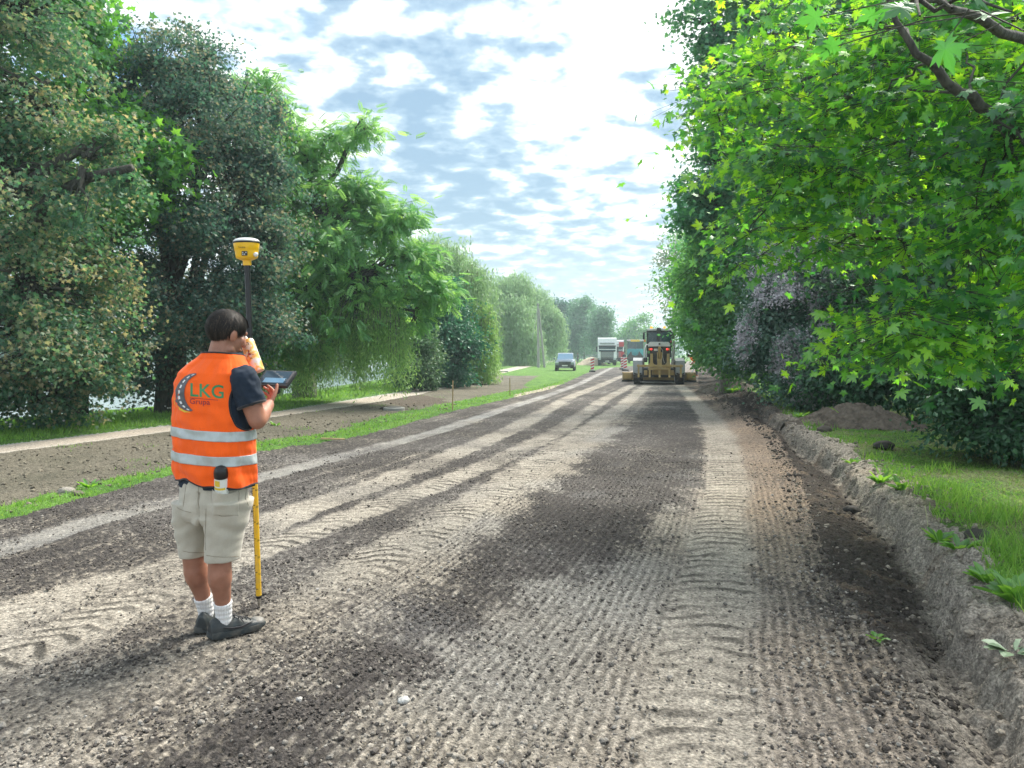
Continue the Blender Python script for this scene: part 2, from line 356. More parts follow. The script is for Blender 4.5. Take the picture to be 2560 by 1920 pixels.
def road_fields(x, y):
    """darkness, relief, wetness and warm tint of the churned road"""
    wx = x + .16 * fbm(x * 1.7, y * 1.3, 4, 40); wy = y * (1 + .035 * fbm(x * 1.9, y * 1.1, 3, 41))
    d = np.full(x.shape, .80); E = gE(y); C = tC(y)
    right = sst(-.35, .25, x - C)                    # right of the left grader track: tan underneath
    near = sst(9.5, 6.0, y)
    d = d * (1 - right) + right * (.08 + .45 * sst(9, 24, y))
    def soft(poly, a, sd):
        q = 0
        for k in range(7): q = q + inpoly(wx + a * vnoise(x * 3 + k * 7.7, y * 2.4, sd + k) + .35 * a * vnoise(x * 11, y * 9 + k * 3.3, sd + k), wy + a * 1.5 * vnoise(x * 3.3, y * 2.2 + k * 5.1, sd + 9 + k), poly)
        return q / 7.
    cen = soft(cPoly, .42, 400); d = np.maximum(d, cen * (.92 - .17 * sst(8, 30, y)))
    lft = soft(lPoly, .5, 440); d = d * (1 - lft) + lft * .42
    d = np.where((x < C) & (y < 6.5), d * (1 - .35 * sst(6.5, 4, y)), d)
    d = d + .34 * fbm(x * .8, y * .5, 4, 45) + .16 * fbm(x * 3.2, y * 2.1, 3, 46)
    # smears of tan crossing the dark parts, running along the road
    v = x - C
    streak = fbm(v * 3.0, y * .22, 3, 50); d = d - .30 * sst(.12, .5, streak) * (1 - .6 * cen)
    streak2 = fbm(v * 14, y * .5, 2, 57); d = d + .10 * streak2
    tread = np.zeros(x.shape); flat = np.zeros(x.shape); wet = .25 * cen * sst(.05, .45, fbm(x * .9, y * .6, 3, 61)) * sst(16, 8, y)
    for k, (f, hw, st, tr, fade) in enumerate(((tW, .20, .55, 0, 0), (tB, .24, .72, .4, 0), (tB2, .22, .70, .9, 0), (tC, .26, .85, 1.2, 1), (tDd, .25, .9, 1, 0))):
        s, m = track(x, y, f, hw, 70 + k * 7)
        if fade: m = m * (.25 + .75 * sst(4.4, 6.3, y))
        base = .02 if k else .22
        d = d * (1 - m * st) + m * st * base
        flat = np.maximum(flat, m)
        ph = y * (5.9 if k == 4 else 6.6) + (.5 * s * s if k == 4 else .9 * np.abs(s)) + .35 * vnoise(x * 4, y * 4, 80 + k)
        bar = sst(.15, .75, np.sin(ph * 2 * math.pi)) * sst(.35, .0, np.abs(np.abs(s) - .45) - .35 + .25 * vnoise(x * 5, y * 9, 90 + k))
        bar = bar * (.35 + .65 * sst(-.3, .2, vnoise(x * 2.2, y * 1.9, 95 + k)))
        tread = np.maximum(tread, bar * m * tr * sst(26, 11, y) * (.75 if k == 4 else .85))
        edge = np.exp(-((np.abs(s) - 1.0) / .13) ** 2) * (.9 if k >= 2 else .35) * (m > -1)
        d = d + edge * .28 * (k >= 3) * sst(-.2, .3, vnoise(x * 3, y * .7, 99 + k))
        if k == 0: wet = np.maximum(wet, m * (.55 + .4 * fbm(x * 1.3, y * .7, 3, 66)))
    # brown loosened strip at the right edge
    e = sst(.9, .0, E - x + .3 * fbm(x * 2, y * 1.2, 3, 77)); warm = sst(1.7, .3, E - x + .35 * fbm(x * 1.1, y * .7, 3, 78)) * (y > 0)
    warm = warm * (.55 + .6 * sst(4, 9, y)); d = d + e * .32 * sst(14, 7, y)
    return d, tread, flat, wet, warm
def build_ground():
    ys = [-6.0]
    while ys[-1] < 1.2: ys.append(ys[-1] + max(.05, .25 * (1.2 - ys[-1]) / 3))
    while ys[-1] < 150: ys.append(ys[-1] + max(.0075, .0029 * ys[-1]))
    while ys[-1] < 4500: ys.append(ys[-1] * 1.05 + 1)
    us = [0.0]
    while us[-1] < .72: us.append(us[-1] + .0019)
    while us[-1] < 6: us.append(us[-1] * 1.035 + .002)
    us = np.array([-u for u in us[::-1][:-1]] + us); ys = np.array(ys)
    wd = np.where(ys < 1.5, 1.5 + .15 * np.maximum(1.5 - ys, 0), ys)
    X = us[None, :] * wd[:, None]; Y = np.repeat(ys[:, None], len(us), 1)
    x = X.ravel(); y = Y.ravel(); nr, nc = X.shape
    z = base_height(x, y); E, T, PU, PL, GL, GG, S = gE(y), gT(y), pU(y), pL(y), gL(y), gGr(y), gS(y)
    col = np.zeros((len(x), 3)); wet = np.zeros(len(x))
    rag = .10 * fbm(x * 2.2, y * 1.6, 3, 5) + .05 * vnoise(x * 9, y * 6, 6)
    road = (x > GL + rag) & (x < E + rag * .6)
    bank = (x >= E + rag * .6) & (x < T + .36 + rag * 1.6 + .25 * sst(0, .6, fbm(x * .9, y * .7, 3, 8))) & (y < 90)
    path = (x > PU) & (x < PL) & (y < 170) & (y > -8)
    fine = sst(60, 14, y); n1 = vnoise(x * 22, y * 17, 101); n2 = vnoise(x * 47, y * 37, 102); n3 = vnoise(x * 95, y * 80, 103) * sst(9, 4, y)
    clod = .55 * n1 + .35 * n2 + .2 * n3
    # --- road
    r = road; xr, yr = x[r], y[r]
    d, tread, flat, wt, warm = road_fields(xr, yr); cl = clod[r]
    dd = np.clip(d + .95 * cl * (1 - .75 * flat) * fine[r] + .1 * vnoise(xr * 4, yr * 3, 104), 0, 1)
    tan = np.array([.335, .300, .250]); tan2 = np.array([.315, .298, .270]); pale = np.array([.43, .39, .33]); dark = np.array([.055, .049, .046]); wrm = np.array([.25, .165, .105])
    lowmix = sst(-.3, .4, fbm(xr * .6, yr * .5, 2, 107))[:, None]
    tn = tan * (1 - lowmix) + tan2 * lowmix; tn = tn * (1 - (warm * .6)[:, None]) + wrm * (warm * .6)[:, None]
    tn = tn * (1 - flat[:, None] * .7) + pale * flat[:, None] * .7
    tn = tn * (1 + .16 * vnoise(xr * 1.1, yr * .7, 108) + .10 * n2[r])[:, None]
    dk = dark * (1 + .5 * lowmix) * (1 + .35 * n2[r] + .35 * sst(.1, .6, n3[r]))[:, None]
    dd2 = sst(.05, .95, dd)[:, None]; c = tn * (1 - dd2) + dk * dd2
    c = c * (1 - np.clip(tread[:, None] * .85, 0, .85)); grey = wt[:, None] * np.array([.30, .31, .32]); 
    c = c * (1 - .55 * wt[:, None]) + .55 * grey  # bluish grey sheen of the wet parts painted into the road colour
    col[r] = c; wet[r] = wt
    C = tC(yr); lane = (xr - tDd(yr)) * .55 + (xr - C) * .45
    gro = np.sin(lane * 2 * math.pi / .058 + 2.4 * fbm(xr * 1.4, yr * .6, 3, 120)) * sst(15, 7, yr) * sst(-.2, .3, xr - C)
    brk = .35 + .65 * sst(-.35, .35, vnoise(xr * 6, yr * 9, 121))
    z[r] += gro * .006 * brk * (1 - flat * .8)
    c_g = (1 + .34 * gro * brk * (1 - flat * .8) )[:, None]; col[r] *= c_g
    amp = (.0045 + .009 * np.clip(d, 0, 1)) * (1 - .72 * flat)
    z[r] += amp * (n1[r] * .9 + n2[r] * .75 + n3[r] * .5) * sst(40, 15, yr) - .010 * flat + tread * .011 * (.6 + .6 * n2[r])
    # --- earth bank
    b = bank; xb, yb = x[b], y[b]; sb = xb - T[b]
    e1 = np.array([.050, .040, .033]); e2 = np.array([.33, .295, .25]); e3 = np.array([.26, .19, .13])
    k = sst(-.12, .12, sb + .12 * fbm(xb * 3, yb * 2.5, 3, 131)) * sst(20, 10, yb); k2 = sst(.6, 0, yb - 2.5 + 0 * xb)
    nearpale = sst(-.55, -.1, sb + .1 * fbm(xb * 2, yb * 2, 2, 140)) * sst(4.4, 3.4, yb); k = np.maximum(k, nearpale * .85)
    cb = e1 * (1 - k[:, None]) + e2 * k[:, None]
    cb = cb * (1 + .28 * n1[b] + .25 * n2[b] + .2 * fbm(xb * 3, yb * 3, 2, 133))[:, None]
    warmk = (sst(.1, .5, fbm(xb * 2.2, yb * 2, 2, 135)) * .35)[:, None]; cb = cb * (1 - warmk) + e3 * warmk
    col[b] = np.clip(cb, .01, 1)
    big = fbm(xb * 6, yb * 5, 3, 136); rid = 1 - np.abs(vnoise(xb * 11, yb * 8, 137)) * 2
    z[b] += .03 * big * sst(-.7, 0, sb) + .014 * rid + .016 * n1[b] * sst(50, 20, yb) + .008 * n2[b] * sst(25, 12, yb) + .05 * fbm(xb * 3, yb * 2, 3, 139) * sst(12, 20, yb)
    # --- path
    p = path; cp = np.array([.50, .44, .37]) * (1 + .06 * vnoise(x[p] * 2, y[p] * 2, 141) + .05 * n1[p])[:, None] * .92
    kerb = ((x[p] - PU[p]) < .10); cp[kerb] = np.array([.40, .40, .39]); edge2 = ((PL[p] - x[p]) < .12); cp[edge2] = np.array([.50, .46, .40])
    col[p] = cp; z[p] = .012 + (z[p] * .2); z[p][kerb] += .03
    # --- everything else
    g = ~(road | bank | path); xg, yg = x[g], y[g]
    soil = np.array([.160, .145, .110]); soil2 = np.array([.120, .112, .082]); gr1 = np.array([.065, .160, .022]); gr2 = np.array([.105, .220, .032]); dry = np.array([.20, .21, .10])
    m1 = sst(-.3, .4, fbm(xg * .7, yg * .5, 3, 151))[:, None]; cs = soil * (1 - m1) + soil2 * m1; cs = cs * (1 + .25 * n1[g] + .15 * n2[g])[:, None]
    m2 = sst(-.3, .3, fbm(xg * 1.2, yg, 3, 153))[:, None]; cg = gr1 * (1 - m2) + gr2 * m2; cg = cg * (1 + .25 * n1[g])[:, None]
    lawn_l = xg < PU[g]
    strip = (xg > GG[g] + .22 * fbm(xg * 2, yg * 1.4, 3, 155) - .02) & (xg <= GL[g] + .5)
    pA = inpoly(xg, yg, [D(1130, 830), D(1160, 812), D(1240, 795), D(1290, 795), D(1295, 812), D(1230, 828), D(1150, 838)]) | ((yg > 55) & (xg > PL[g]) & (xg < GL[g]))
    rgt = xg > T[g] - .2; dryk = sst(-.25, .35, fbm(xg * .9 + 3, yg * .8, 3, 157) - .30 * sst(2.2, .6, xg - T[g]) + .15)[:, None] * .75
    cr = cg * (1 - dryk) + dry * dryk; patch = (sst(.25, .5, fbm(xg * 1.3, yg * 1.2, 3, 158)) * sst(1.6, .5, xg - T[g]))[:, None]; cr = cr * (1 - patch) + cs * patch * 1.1
    c = cs.copy(); tuft = sst(.32, .6, fbm(xg * 1.1, yg * .8, 4, 159))[:, None] * .5; c = c * (1 - tuft) + cg * tuft
    pale_t = inpoly(xg, yg, [D(1110, 850), D(1250, 825), D(1300, 822), D(1300, 829), D(1180, 850), D(1110, 862)]) 
    c = np.where(strip[:, None] | pA[:, None], cg * 1.1, c); c = np.where(pale_t[:, None], np.array([.42, .37, .29]), c)
    c = np.where(lawn_l[:, None], cg, c); c = np.where(rgt[:, None], cr, c)
    dkp = inpoly(xg + .2 * fbm(xg, yg, 2, 4), yg, [D(800, 865), D(850, 850), D(900, 852), D(960, 858), D(965, 868), D(880, 875)])[:, None]; c = np.where(dkp & ~lawn_l[:, None], np.array([.10, .08, .06]), c)
    col[g] = c; z[g] += (.010 * n1[g] + .006 * n2[g] + .02 * fbm(xg * 4, yg * 4, 2, 161)) * sst(45, 20, yg) + sst(5, 0, xg * 0) * 0
    Zv = np.stack([x, y, z], 1)
    idx = np.arange(nr * nc).reshape(nr, nc); Fa = np.stack([idx[:-1, :-1], idx[:-1, 1:], idx[1:, 1:], idx[1:, :-1]], -1).reshape(-1, 4)
    zone = np.where(road, 1, np.where(bank, 2, np.where(path, 3, 0))); fz = zone[Fa[:, 0]]
    M = groundmat()
    for zi, nm in ((1, 'road'), (2, 'earth_bank'), (3, 'path'), (0, 'ground')):
        ff = Fa[fz == zi]; u, inv = np.unique(ff, return_inverse=True)
        o = fast_mesh(nm, Zv[u], inv.reshape(-1, 4), M, None, True, {'tint': np.clip(col[u], .004, .9), 'wet': wet[u]}); tag(o, kind='structure')
def groundmat():
    m, n, L, out = mat_new('earth'); b = n('ShaderNodeBsdfPrincipled'); a = n('ShaderNodeAttribute'); a.attribute_name = 'tint'
    w = n('ShaderNodeAttribute'); w.attribute_name = 'wet'; tc = n('ShaderNodeTexCoord')
    def nz(s, d=6, r=.6):
        t = n('ShaderNodeTexNoise'); t.inputs['Scale'].default_value = s; t.inputs['Detail'].default_value = d; t.inputs['Roughness'].default_value = r; L(tc.outputs['Object'], t.inputs['Vector']); return t.outputs['Fac']
    k = ramp(n, L, nz(70), [(.28, (.30,) * 3), (.5, (.95, .95, .95)), (.72, (1.75,) * 3)])
    k2 = ramp(n, L, nz(9, 8, .7), [(.3, (.8,) * 3), (.7, (1.2,) * 3)])
    k3 = ramp(n, L, nz(26, 5, .6), [(.32, (.55,) * 3), (.5, (1, 1, 1)), (.68, (1.3,) * 3)]); c = mixc(n, L, 1.0, mixc(n, L, 1.0, mixc(n, L, 1.0, a.outputs['Color'], k, 'MULTIPLY'), k2, 'MULTIPLY'), k3, 'MULTIPLY')
    vo = n('ShaderNodeTexVoronoi'); vo.inputs['Scale'].default_value = 55; L(tc.outputs['Object'], vo.inputs['Vector'])
    h = fmath(n, L, 'ADD', fmath(n, L, 'MULTIPLY', nz(45, 8, .7), 1.0), fmath(n, L, 'MULTIPLY', vo.outputs['Distance'], -.35))
    bp = n('ShaderNodeBump'); bp.inputs['Strength'].default_value = 1.0; bp.inputs['Distance'].default_value = .03; L(h, bp.inputs['Height'])
    L(c, b.inputs['Base Color']); L(bp.outputs[0], b.inputs['Normal'])
    L(fmath(n, L, 'SUBTRACT', .92, fmath(n, L, 'MULTIPLY', w.outputs['Fac'], .66)), b.inputs['Roughness']); b.inputs['Specular IOR Level'].default_value = .35
    L(b.outputs[0], out.inputs[0]); return m
build_ground()
m, n, L, out = mat_new('lake_water'); b = n('ShaderNodeBsdfPrincipled'); b.inputs['Base Color'].default_value = (.10, .16, .16, 1); b.inputs['Roughness'].default_value = .12
tc = n('ShaderNodeTexCoord'); t = n('ShaderNodeTexNoise'); t.inputs['Scale'].default_value = 2.5; t.inputs['Detail'].default_value = 4; L(tc.outputs['Object'], t.inputs['Vector'])
bp = n('ShaderNodeBump'); bp.inputs['Strength'].default_value = .25; bp.inputs['Distance'].default_value = .05; L(t.outputs['Fac'], bp.inputs['Height']); L(bp.outputs[0], b.inputs['Normal']); L(b.outputs[0], out.inputs[0])
wv = [(-900, -50, -1.15), (-9, -50, -1.15), (-9, 60, -1.15), (5, 150, -1.15), (40, 300, -1.15), (-900, 300, -1.15)]
tag(MB().add(wv, [tuple(range(6))]).build('water', m), kind='structure')
# ------------------------------------------------------------------ trees and shrubs
LV_S = ([(0, 0, 0), (.33, .42, .10), (0, 1, -.04), (-.33, .42, .10)], [(0, 1, 2), (0, 2, 3)])
def _maple():
    o = [(0, 0), (.08, -.08), (.34, -.20), (.24, -.02), (.46, .02), (.26, .14), (.50, .26), (.74, .50), (.44, .44), (.40, .66), (.17, .42), (.20, .70), (.10, .84), (0, 1.12)]
    pts = o + [(-a, b) for a, b in o[-2:0:-1]]
    v = [(0, .22, .05)] + [(a, b, -.16 * (a * a + (b - .3) ** 2) + .05 * abs(a)) for a, b in pts]; k = len(pts)
    return v, [(0, i + 1, (i + 1) % k + 1) for i in range(k)]
LV_M = _maple()
def _maple_lo():
    o = [(0, 0), (.5, .0), (.3, .22), (.62, .5), (.24, .52), (0, 1.05), (-.24, .52), (-.62, .5), (-.3, .22), (-.5, 0)]
    v = [(0, .25, .06)] + [(a, b, 0) for a, b in o]; k = len(o); return v, [(0, i + 1, (i + 1) % k + 1) for i in range(k)]
LV_ML = _maple_lo()
def _pinnate(np_=6):
    v = []; f = []
    def leaf(p, d, l):
        b = len(v); d = Vector(d).normalized(); s = d.cross(Vector((0, 0, 1))).normalized() * l * .24; p = Vector(p)
        v.extend([tuple(p), tuple(p + d * l * .4 + s), tuple(p + d * l + Vector((0, 0, -.10 * l))), tuple(p + d * l * .4 - s)]); f.extend([(b, b + 1, b + 2), (b, b + 2, b + 3)])
    for i in range(np_):
        t = (i + .8) / (np_ + .6); p = (0, t, -.16 * t * t); l = .34 * (1 - .4 * abs(t - .5))
        for s in (-1, 1): leaf(p, (s * .9, .42, -.22), l)
    leaf((0, 1, -.16), (0, 1, -.3), .30); return v, f
LV_P = _pinnate()
LV_W = ([(0, 0, 0), (.10, .5, .02), (0, 1, 0), (-.10, .5, .02)], [(0, 1, 2), (0, 2, 3)])
BARK = barkmat('bark_dark', (.022, .022, .018), (.075, .075, .058)); BARK2 = barkmat('bark_grey', (.10, .10, .09), (.24, .23, .20))
def Lb(px, py, r, Y, sy=1.0, sz=1.0, w=1.0):
    c = W(px, py, Y); rr = r * Y / F; return (c[0], c[1], c[2], rr, rr * sy, rr * sz, w)
def limb_pts(a, b, sag, k=7, r=rng, wob=.06):
    a = np.array(a, float); b = np.array(b, float); d = np.linalg.norm(b - a); out = []
    for i in range(k + 1):
        t = i / k; p = a + (b - a) * t; p[2] += sag * d * math.sin(math.pi * t) ; p += r.normal(size=3) * wob * d * (1 - abs(2 * t - 1)) * .5; out.append(p)
    return out
def tree(name, label, cat, base, lobes, mat, leaf=LV_S, n=400, per=28, ls=.10, cs=.35, trunk=.22, th=2.0, bark=BARK, group=None, up=.5, outw=.5, rndw=.7, tip_tan=0.0, twigs=.5, flat=.7, seed=1, hollow=.45, droop=.35, lsv=.3, trunks=1, noise=.25):
    r = np.random.default_rng(seed); bz = float(base_height(np.array([base[0]]), np.array([base[1]]))[0])
    root = empty(name, (base[0], base[1], bz), 0, label, cat, group); B = np.array([base[0], base[1], bz])
    lob = np.array([l[:6] for l in lobes]); wt = np.array([l[6] * (l[3] * l[4] * l[5]) ** .66 for l in lobes]); wt /= wt.sum()
    # trunk and limbs
    mb = MB(); cen = (lob[:, :3] * wt[:, None]).sum(0)
    for k in range(trunks):
        off = np.array([r.normal() * .5, r.normal() * .4, 0]) * (k > 0)
        fork = np.array([base[0] + (cen[0] - base[0]) * .35 + off[0] * 1.6, base[1] + (cen[1] - base[1]) * .35 + off[1], bz + th])
        mb.tube([q - B for q in limb_pts(B + off + [0, 0, -.25], fork, 0, 5, r, .03)], list(np.linspace(trunk * 1.25, trunk * .85, 6) * (1 if k == 0 else .7)), 9)
        for i in range(k, len(lob), trunks):
            end = lob[i, :3] + [0, 0, lob[i, 5] * .3]; P = limb_pts(fork, end, .10, 6, r); r0 = trunk * (.45 + .3 * r.random())
            mb.tube([q - B for q in P], list(np.linspace(r0, r0 * .28, 7)), 6)
    # leaf clusters
    K = max(len(lob) * 3, n // 11); sc_l = r.choice(len(lob), K, p=wt); dr = r.normal(size=(K, 3)); dr /= np.linalg.norm(dr, axis=1, keepdims=True)
    rad = hollow + (1.0 - hollow) * r.random(K) ** .5; nn = vnoise(dr[:, 0] * 2.1 + sc_l * 3.3, dr[:, 2] * 2.1 + dr[:, 1] * 1.7, seed); rad *= 1 + noise * nn * 1.3
    SC = lob[sc_l, :3] + dr * lob[sc_l, 3:6] * rad[:, None]; ssz = lob[sc_l, 3:6].mean(1) * (.20 + .16 * r.random(K))
    si = r.integers(0, K, n); cl = sc_l[si]; C = SC[si] + r.normal(size=(n, 3)) * ssz[si][:, None] * np.array([1, 1, .62]); C[:, 2] -= .15 * ssz[si] * (np.linalg.norm((C - SC[si])[:, :2], axis=1) / ssz[si]) ** 1.5
    C[:, 2] = np.maximum(C[:, 2], bz + .25)
    for i in range(int(n * twigs)):
        a = lob[cl[i], :3] + (C[i] - lob[cl[i], :3]) * .15; mb.tube([q - B for q in limb_pts(a, C[i], .05, 3, r, .12)], [.028 * trunk / .2, .02 * trunk / .2, .012, .005], 4, False)
    mb.build('trunk', bark, root, 'full')
    N = n * per; ci = np.repeat(np.arange(n), per); g = r.normal(size=(N, 3)) * cs; g[:, 2] *= flat
    sz = .6 + .8 * r.random(n); P = C[ci] + g * sz[ci][:, None]; o = (P - lob[cl[ci], :3]) / lob[cl[ci], 3:6]; on = np.linalg.norm(o, axis=1, keepdims=True); o = o / (on + 1e-6)
    P[:, 2] = np.maximum(P[:, 2], bz + .05)
    nrm = np.array([0, 0, 1.]) * up + o * outw + r.normal(size=(N, 3)) * rndw; tan = o * .8 + g / cs * .4 + np.array([0, 0, -1.]) * droop + r.normal(size=(N, 3)) * .5
    rv = np.clip(.45 + .2 * r.normal(size=N) + .22 * (r.random(n) - .5)[ci] + .30 * (r.random(K) - .5)[si][ci], 0, .86 if tip_tan else 1)
    if tip_tan: k = (r.random(N) < tip_tan * (on[:, 0] > .8) * np.clip(.4 + 1.4 * vnoise(C[ci, 0] * .8, C[ci, 2] * .8, 5), 0, 1)); rv = np.where(k, .9 + .1 * r.random(N), rv)
    instance('crown', leaf[0], leaf[1], P - B, frames(nrm, np.cross(tan, nrm)), ls * (1 - lsv + 2 * lsv * r.random(N)), mat, root, {'rnd': rv})
    return root
# frames() puts tangent on x; leaf templates point along y, so x = tan x nrm gives y = tan
def willow(name, label, base, lobes, mat, n=500, ls=.16, slen=(1.5, 4), per=26, group=None, seed=1, bark=BARK2, trunk=.35, zmin=.35, top=True, wl=1.0, haze=0):
    r = np.random.default_rng(seed); bz = float(base_height(np.array([base[0]]), np.array([base[1]]))[0]); B = np.array([base[0], base[1], bz])
    root = empty(name, tuple(B), 0, label, 'willow tree', group); lob = np.array([l[:6] for l in lobes]); wt = np.array([l[6] * l[3] * l[5] for l in lobes]); wt /= wt.sum()
    mb = MB(); fork = B + [0, 0, 2.2]; mb.tube([q - B for q in limb_pts(B - [0, 0, .2], fork, 0, 4, r, .03)], list(np.linspace(trunk * 1.2, trunk, 5)), 9)
    for i in range(len(lob)): mb.tube([q - B for q in limb_pts(fork, lob[i, :3] + [0, 0, lob[i, 5] * .4], .1, 7, r)], list(np.linspace(trunk * .6, trunk * .12, 8)), 6)
    cl = r.choice(len(lob), n, p=wt); dr = r.normal(size=(n, 3)); dr /= np.linalg.norm(dr, axis=1, keepdims=True); dr[:, 2] = np.abs(dr[:, 2]) * 1.0 - .25
    S = lob[cl, :3] + dr * lob[cl, 3:6] * (.7 + .35 * r.random(n)[:, None]) * (1 + .3 * vnoise(dr[:, 0] * 3 + cl, dr[:, 1] * 3, seed)[:, None])
    Ls = slen[0] + (slen[1] - slen[0]) * r.random(n); t = (np.arange(per) + .5) / per
    o = (S - lob[cl, :3]) / lob[cl, 3:6]; o[:, 2] = 0
    P = S[:, None, :] + np.array([0, 0, -1.]) * (Ls[:, None] * t[None])[:, :, None] + (o * .35)[:, None, :] * (np.sqrt(t) * 1.0)[None, :, None] + r.normal(size=(n, per, 3)) * .07 * wl
    P[:, :, 2] += .25 * np.sin(t * math.pi)[None] * Ls[:, None] * .15
    P = P.reshape(-1, 3); ok = P[:, 2] > bz + zmin * (.5 + r.random(len(P))); P = P[ok]; ci = np.repeat(cl, per)[ok]; si = np.repeat(np.arange(n), per)[ok]
    if top:                                                      # leafy dome above the curtains
        m = n * 10; c2 = r.choice(len(lob), m, p=wt); d2 = r.normal(size=(m, 3)); d2 /= np.linalg.norm(d2, axis=1, keepdims=True); d2[:, 2] = d2[:, 2] * .8 + .2
        Q = lob[c2, :3] + d2 * lob[c2, 3:6] * (.55 + .5 * r.random(m)[:, None]) * (1 + .35 * vnoise(d2[:, 0] * 3 + c2, d2[:, 2] * 3, seed)[:, None]); P = np.concatenate([P, Q]); si = np.concatenate([si, r.integers(0, n, m)]); Q[:, 2] = np.maximum(Q[:, 2], bz + .6)
    N = len(P); nrm = r.normal(size=(N, 3)) + [0, 0, .3]; nrm[:, 1] -= .3; tan = np.array([0, 0, -1.]) + r.normal(size=(N, 3)) * .38; sv = r.random(n)
    for i in range(0, n, 3): e = S[i]; mb.tube([e - B + [0, 0, .1], e - B - [0, 0, Ls[i] * .6]], [.012, .004], 3, False)
    mb.build('trunk', bark, root, 'full')
    instance('crown', LV_W[0], LV_W[1], P - B, frames(nrm, np.cross(tan, nrm)), ls * (.7 + .6 * r.random(N)) , mat, root, {'rnd': np.clip(.2 * r.normal(size=N) + .2 + .6 * sv[si], 0, 1)})
    return root
mDark = leafmat('leaf_dark_brownish', (.022, .082, .055), (.058, .150, .085), (.27, .235, .165), tr=(.16, .42, .14), tw=.42, gl=.04)
mDark2 = leafmat('leaf_dark_grey', (.020, .068, .060), (.050, .122, .094), (.20, .175, .135), tr=(.13, .32, .17), tw=.42, gl=.04)
mMapG = leafmat('leaf_maple_green', (.030, .15, .035), (.065, .25, .045), (.13, .38, .06), tr=(.22, .60, .05), tw=.45)
mWal = leafmat('leaf_walnut', (.050, .200, .060), (.120, .350, .085), (.230, .52, .110), tr=(.34, .66, .14), tw=.50)
mWil = leafmat('leaf_willow', (.11, .25, .06), (.21, .41, .10), (.34, .55, .15), tr=(.42, .68, .18), tw=.40)
mWilP = leafmat('leaf_willow_pale', (.17, .30, .13), (.26, .43, .19), (.36, .55, .26), tr=(.38, .58, .26), tw=.35)
mTeal = leafmat('leaf_teal', (.018, .090, .060), (.034, .150, .090), (.065, .220, .125), tr=(.06, .26, .11), tw=.3)
mShr = leafmat('leaf_shrub', (.035, .095, .045), (.080, .170, .080), (.200, .310, .170), tr=(.12, .25, .08), tw=.3)
mBirch = leafmat('leaf_birch', (.08, .19, .11), (.13, .28, .16), (.21, .38, .22), tr=(.18, .40, .18), tw=.35)
mBroad = leafmat('leaf_broad', (.024, .125, .068), (.055, .230, .105), (.115, .350, .130), tr=(.16, .54, .12), tw=.40, gl=.06)
mBroad2 = leafmat('leaf_broad_light', (.035, .140, .050), (.080, .245, .070), (.160, .380, .090), tr=(.20, .52, .09), tw=.42, gl=.06)
mUnder = leafmat('leaf_under', (.018, .075, .042), (.038, .130, .065), (.075, .200, .085), tr=(.06, .18, .04), tw=.3)
mLil = leafmat('leaf_lilac', (.030, .090, .068), (.065, .160, .110), (.130, .240, .160), tr=(.08, .20, .07), tw=.3, gl=.09)
mPale = leafmat('leaf_pale_wispy', (.20, .28, .18), (.32, .40, .28), (.45, .52, .40), tr=(.36, .45, .30), tw=.4)
mMaple = leafmat('leaf_near_maple', (.008, .080, .040), (.036, .190, .040), (.130, .380, .035), tr=(.27, .74, .040), tw=.55, gl=.07, rough=.35)

# left side
tree('maple_tree', 'big dark maple with brownish seed clusters drooping over the lawn at the left edge', 'tree', (-12.2, 14.2),
     [Lb(20, 60, 190, 13.5), Lb(120, 250, 160, 13.2), Lb(20, 420, 190, 13.5), Lb(210, 400, 110, 13), Lb(330, 440, 70, 12.8, w=.7), Lb(60, 700, 170, 13.8), Lb(150, 850, 130, 14.2), Lb(60, 970, 110, 14.5), Lb(220, 960, 80, 14.6, w=1.2), Lb(-200, 300, 300, 15), Lb(-200, 800, 260, 15)],
     mDark, LV_ML, n=1500, per=62, ls=.070, cs=.17, noise=.5, trunk=.32, th=1.8, tip_tan=.30, seed=11, droop=.6)
tree('maple_tree', 'bright green maple rising between the two dark maples on the left', 'tree', (-11.0, 19.5),
     [Lb(150, 40, 90, 18), Lb(60, -60, 150, 18), Lb(290, 330, 80, 17), Lb(360, 400, 50, 16.5, w=1.1), Lb(330, 480, 60, 17), Lb(230, 250, 90, 18), Lb(200, 500, 120, 19)],
     mMapG, LV_ML, n=420, per=34, ls=.17, cs=.36, trunk=.25, seed=12, droop=.6)
tree('dark_maple_tree', 'tall dark grey green maple with reddish seeds behind the man', 'tree', (-8.7, 19.6),
     [Lb(380, 190, 120, 19), Lb(500, 160, 90, 19, w=.8), Lb(600, 260, 90, 19.5, w=.8), Lb(300, 290, 100, 19.5), Lb(520, 360, 170, 19), Lb(660, 420, 70, 19.5), Lb(380, 480, 150, 18.5), Lb(560, 560, 150, 18.5), Lb(660, 620, 90, 19), Lb(330, 700, 140, 19.2), Lb(480, 760, 150, 18.6), Lb(620, 780, 110, 19), Lb(330, 880, 100, 19.4), Lb(480, 880, 110, 19.2, w=.8), Lb(640, 900, 80, 19.6, w=.8)],
     mDark2, LV_ML, n=1650, per=62, ls=.075, cs=.18, noise=.6, trunk=.22, th=2.3, tip_tan=.22, seed=13, trunks=3, hollow=.3, droop=.5)
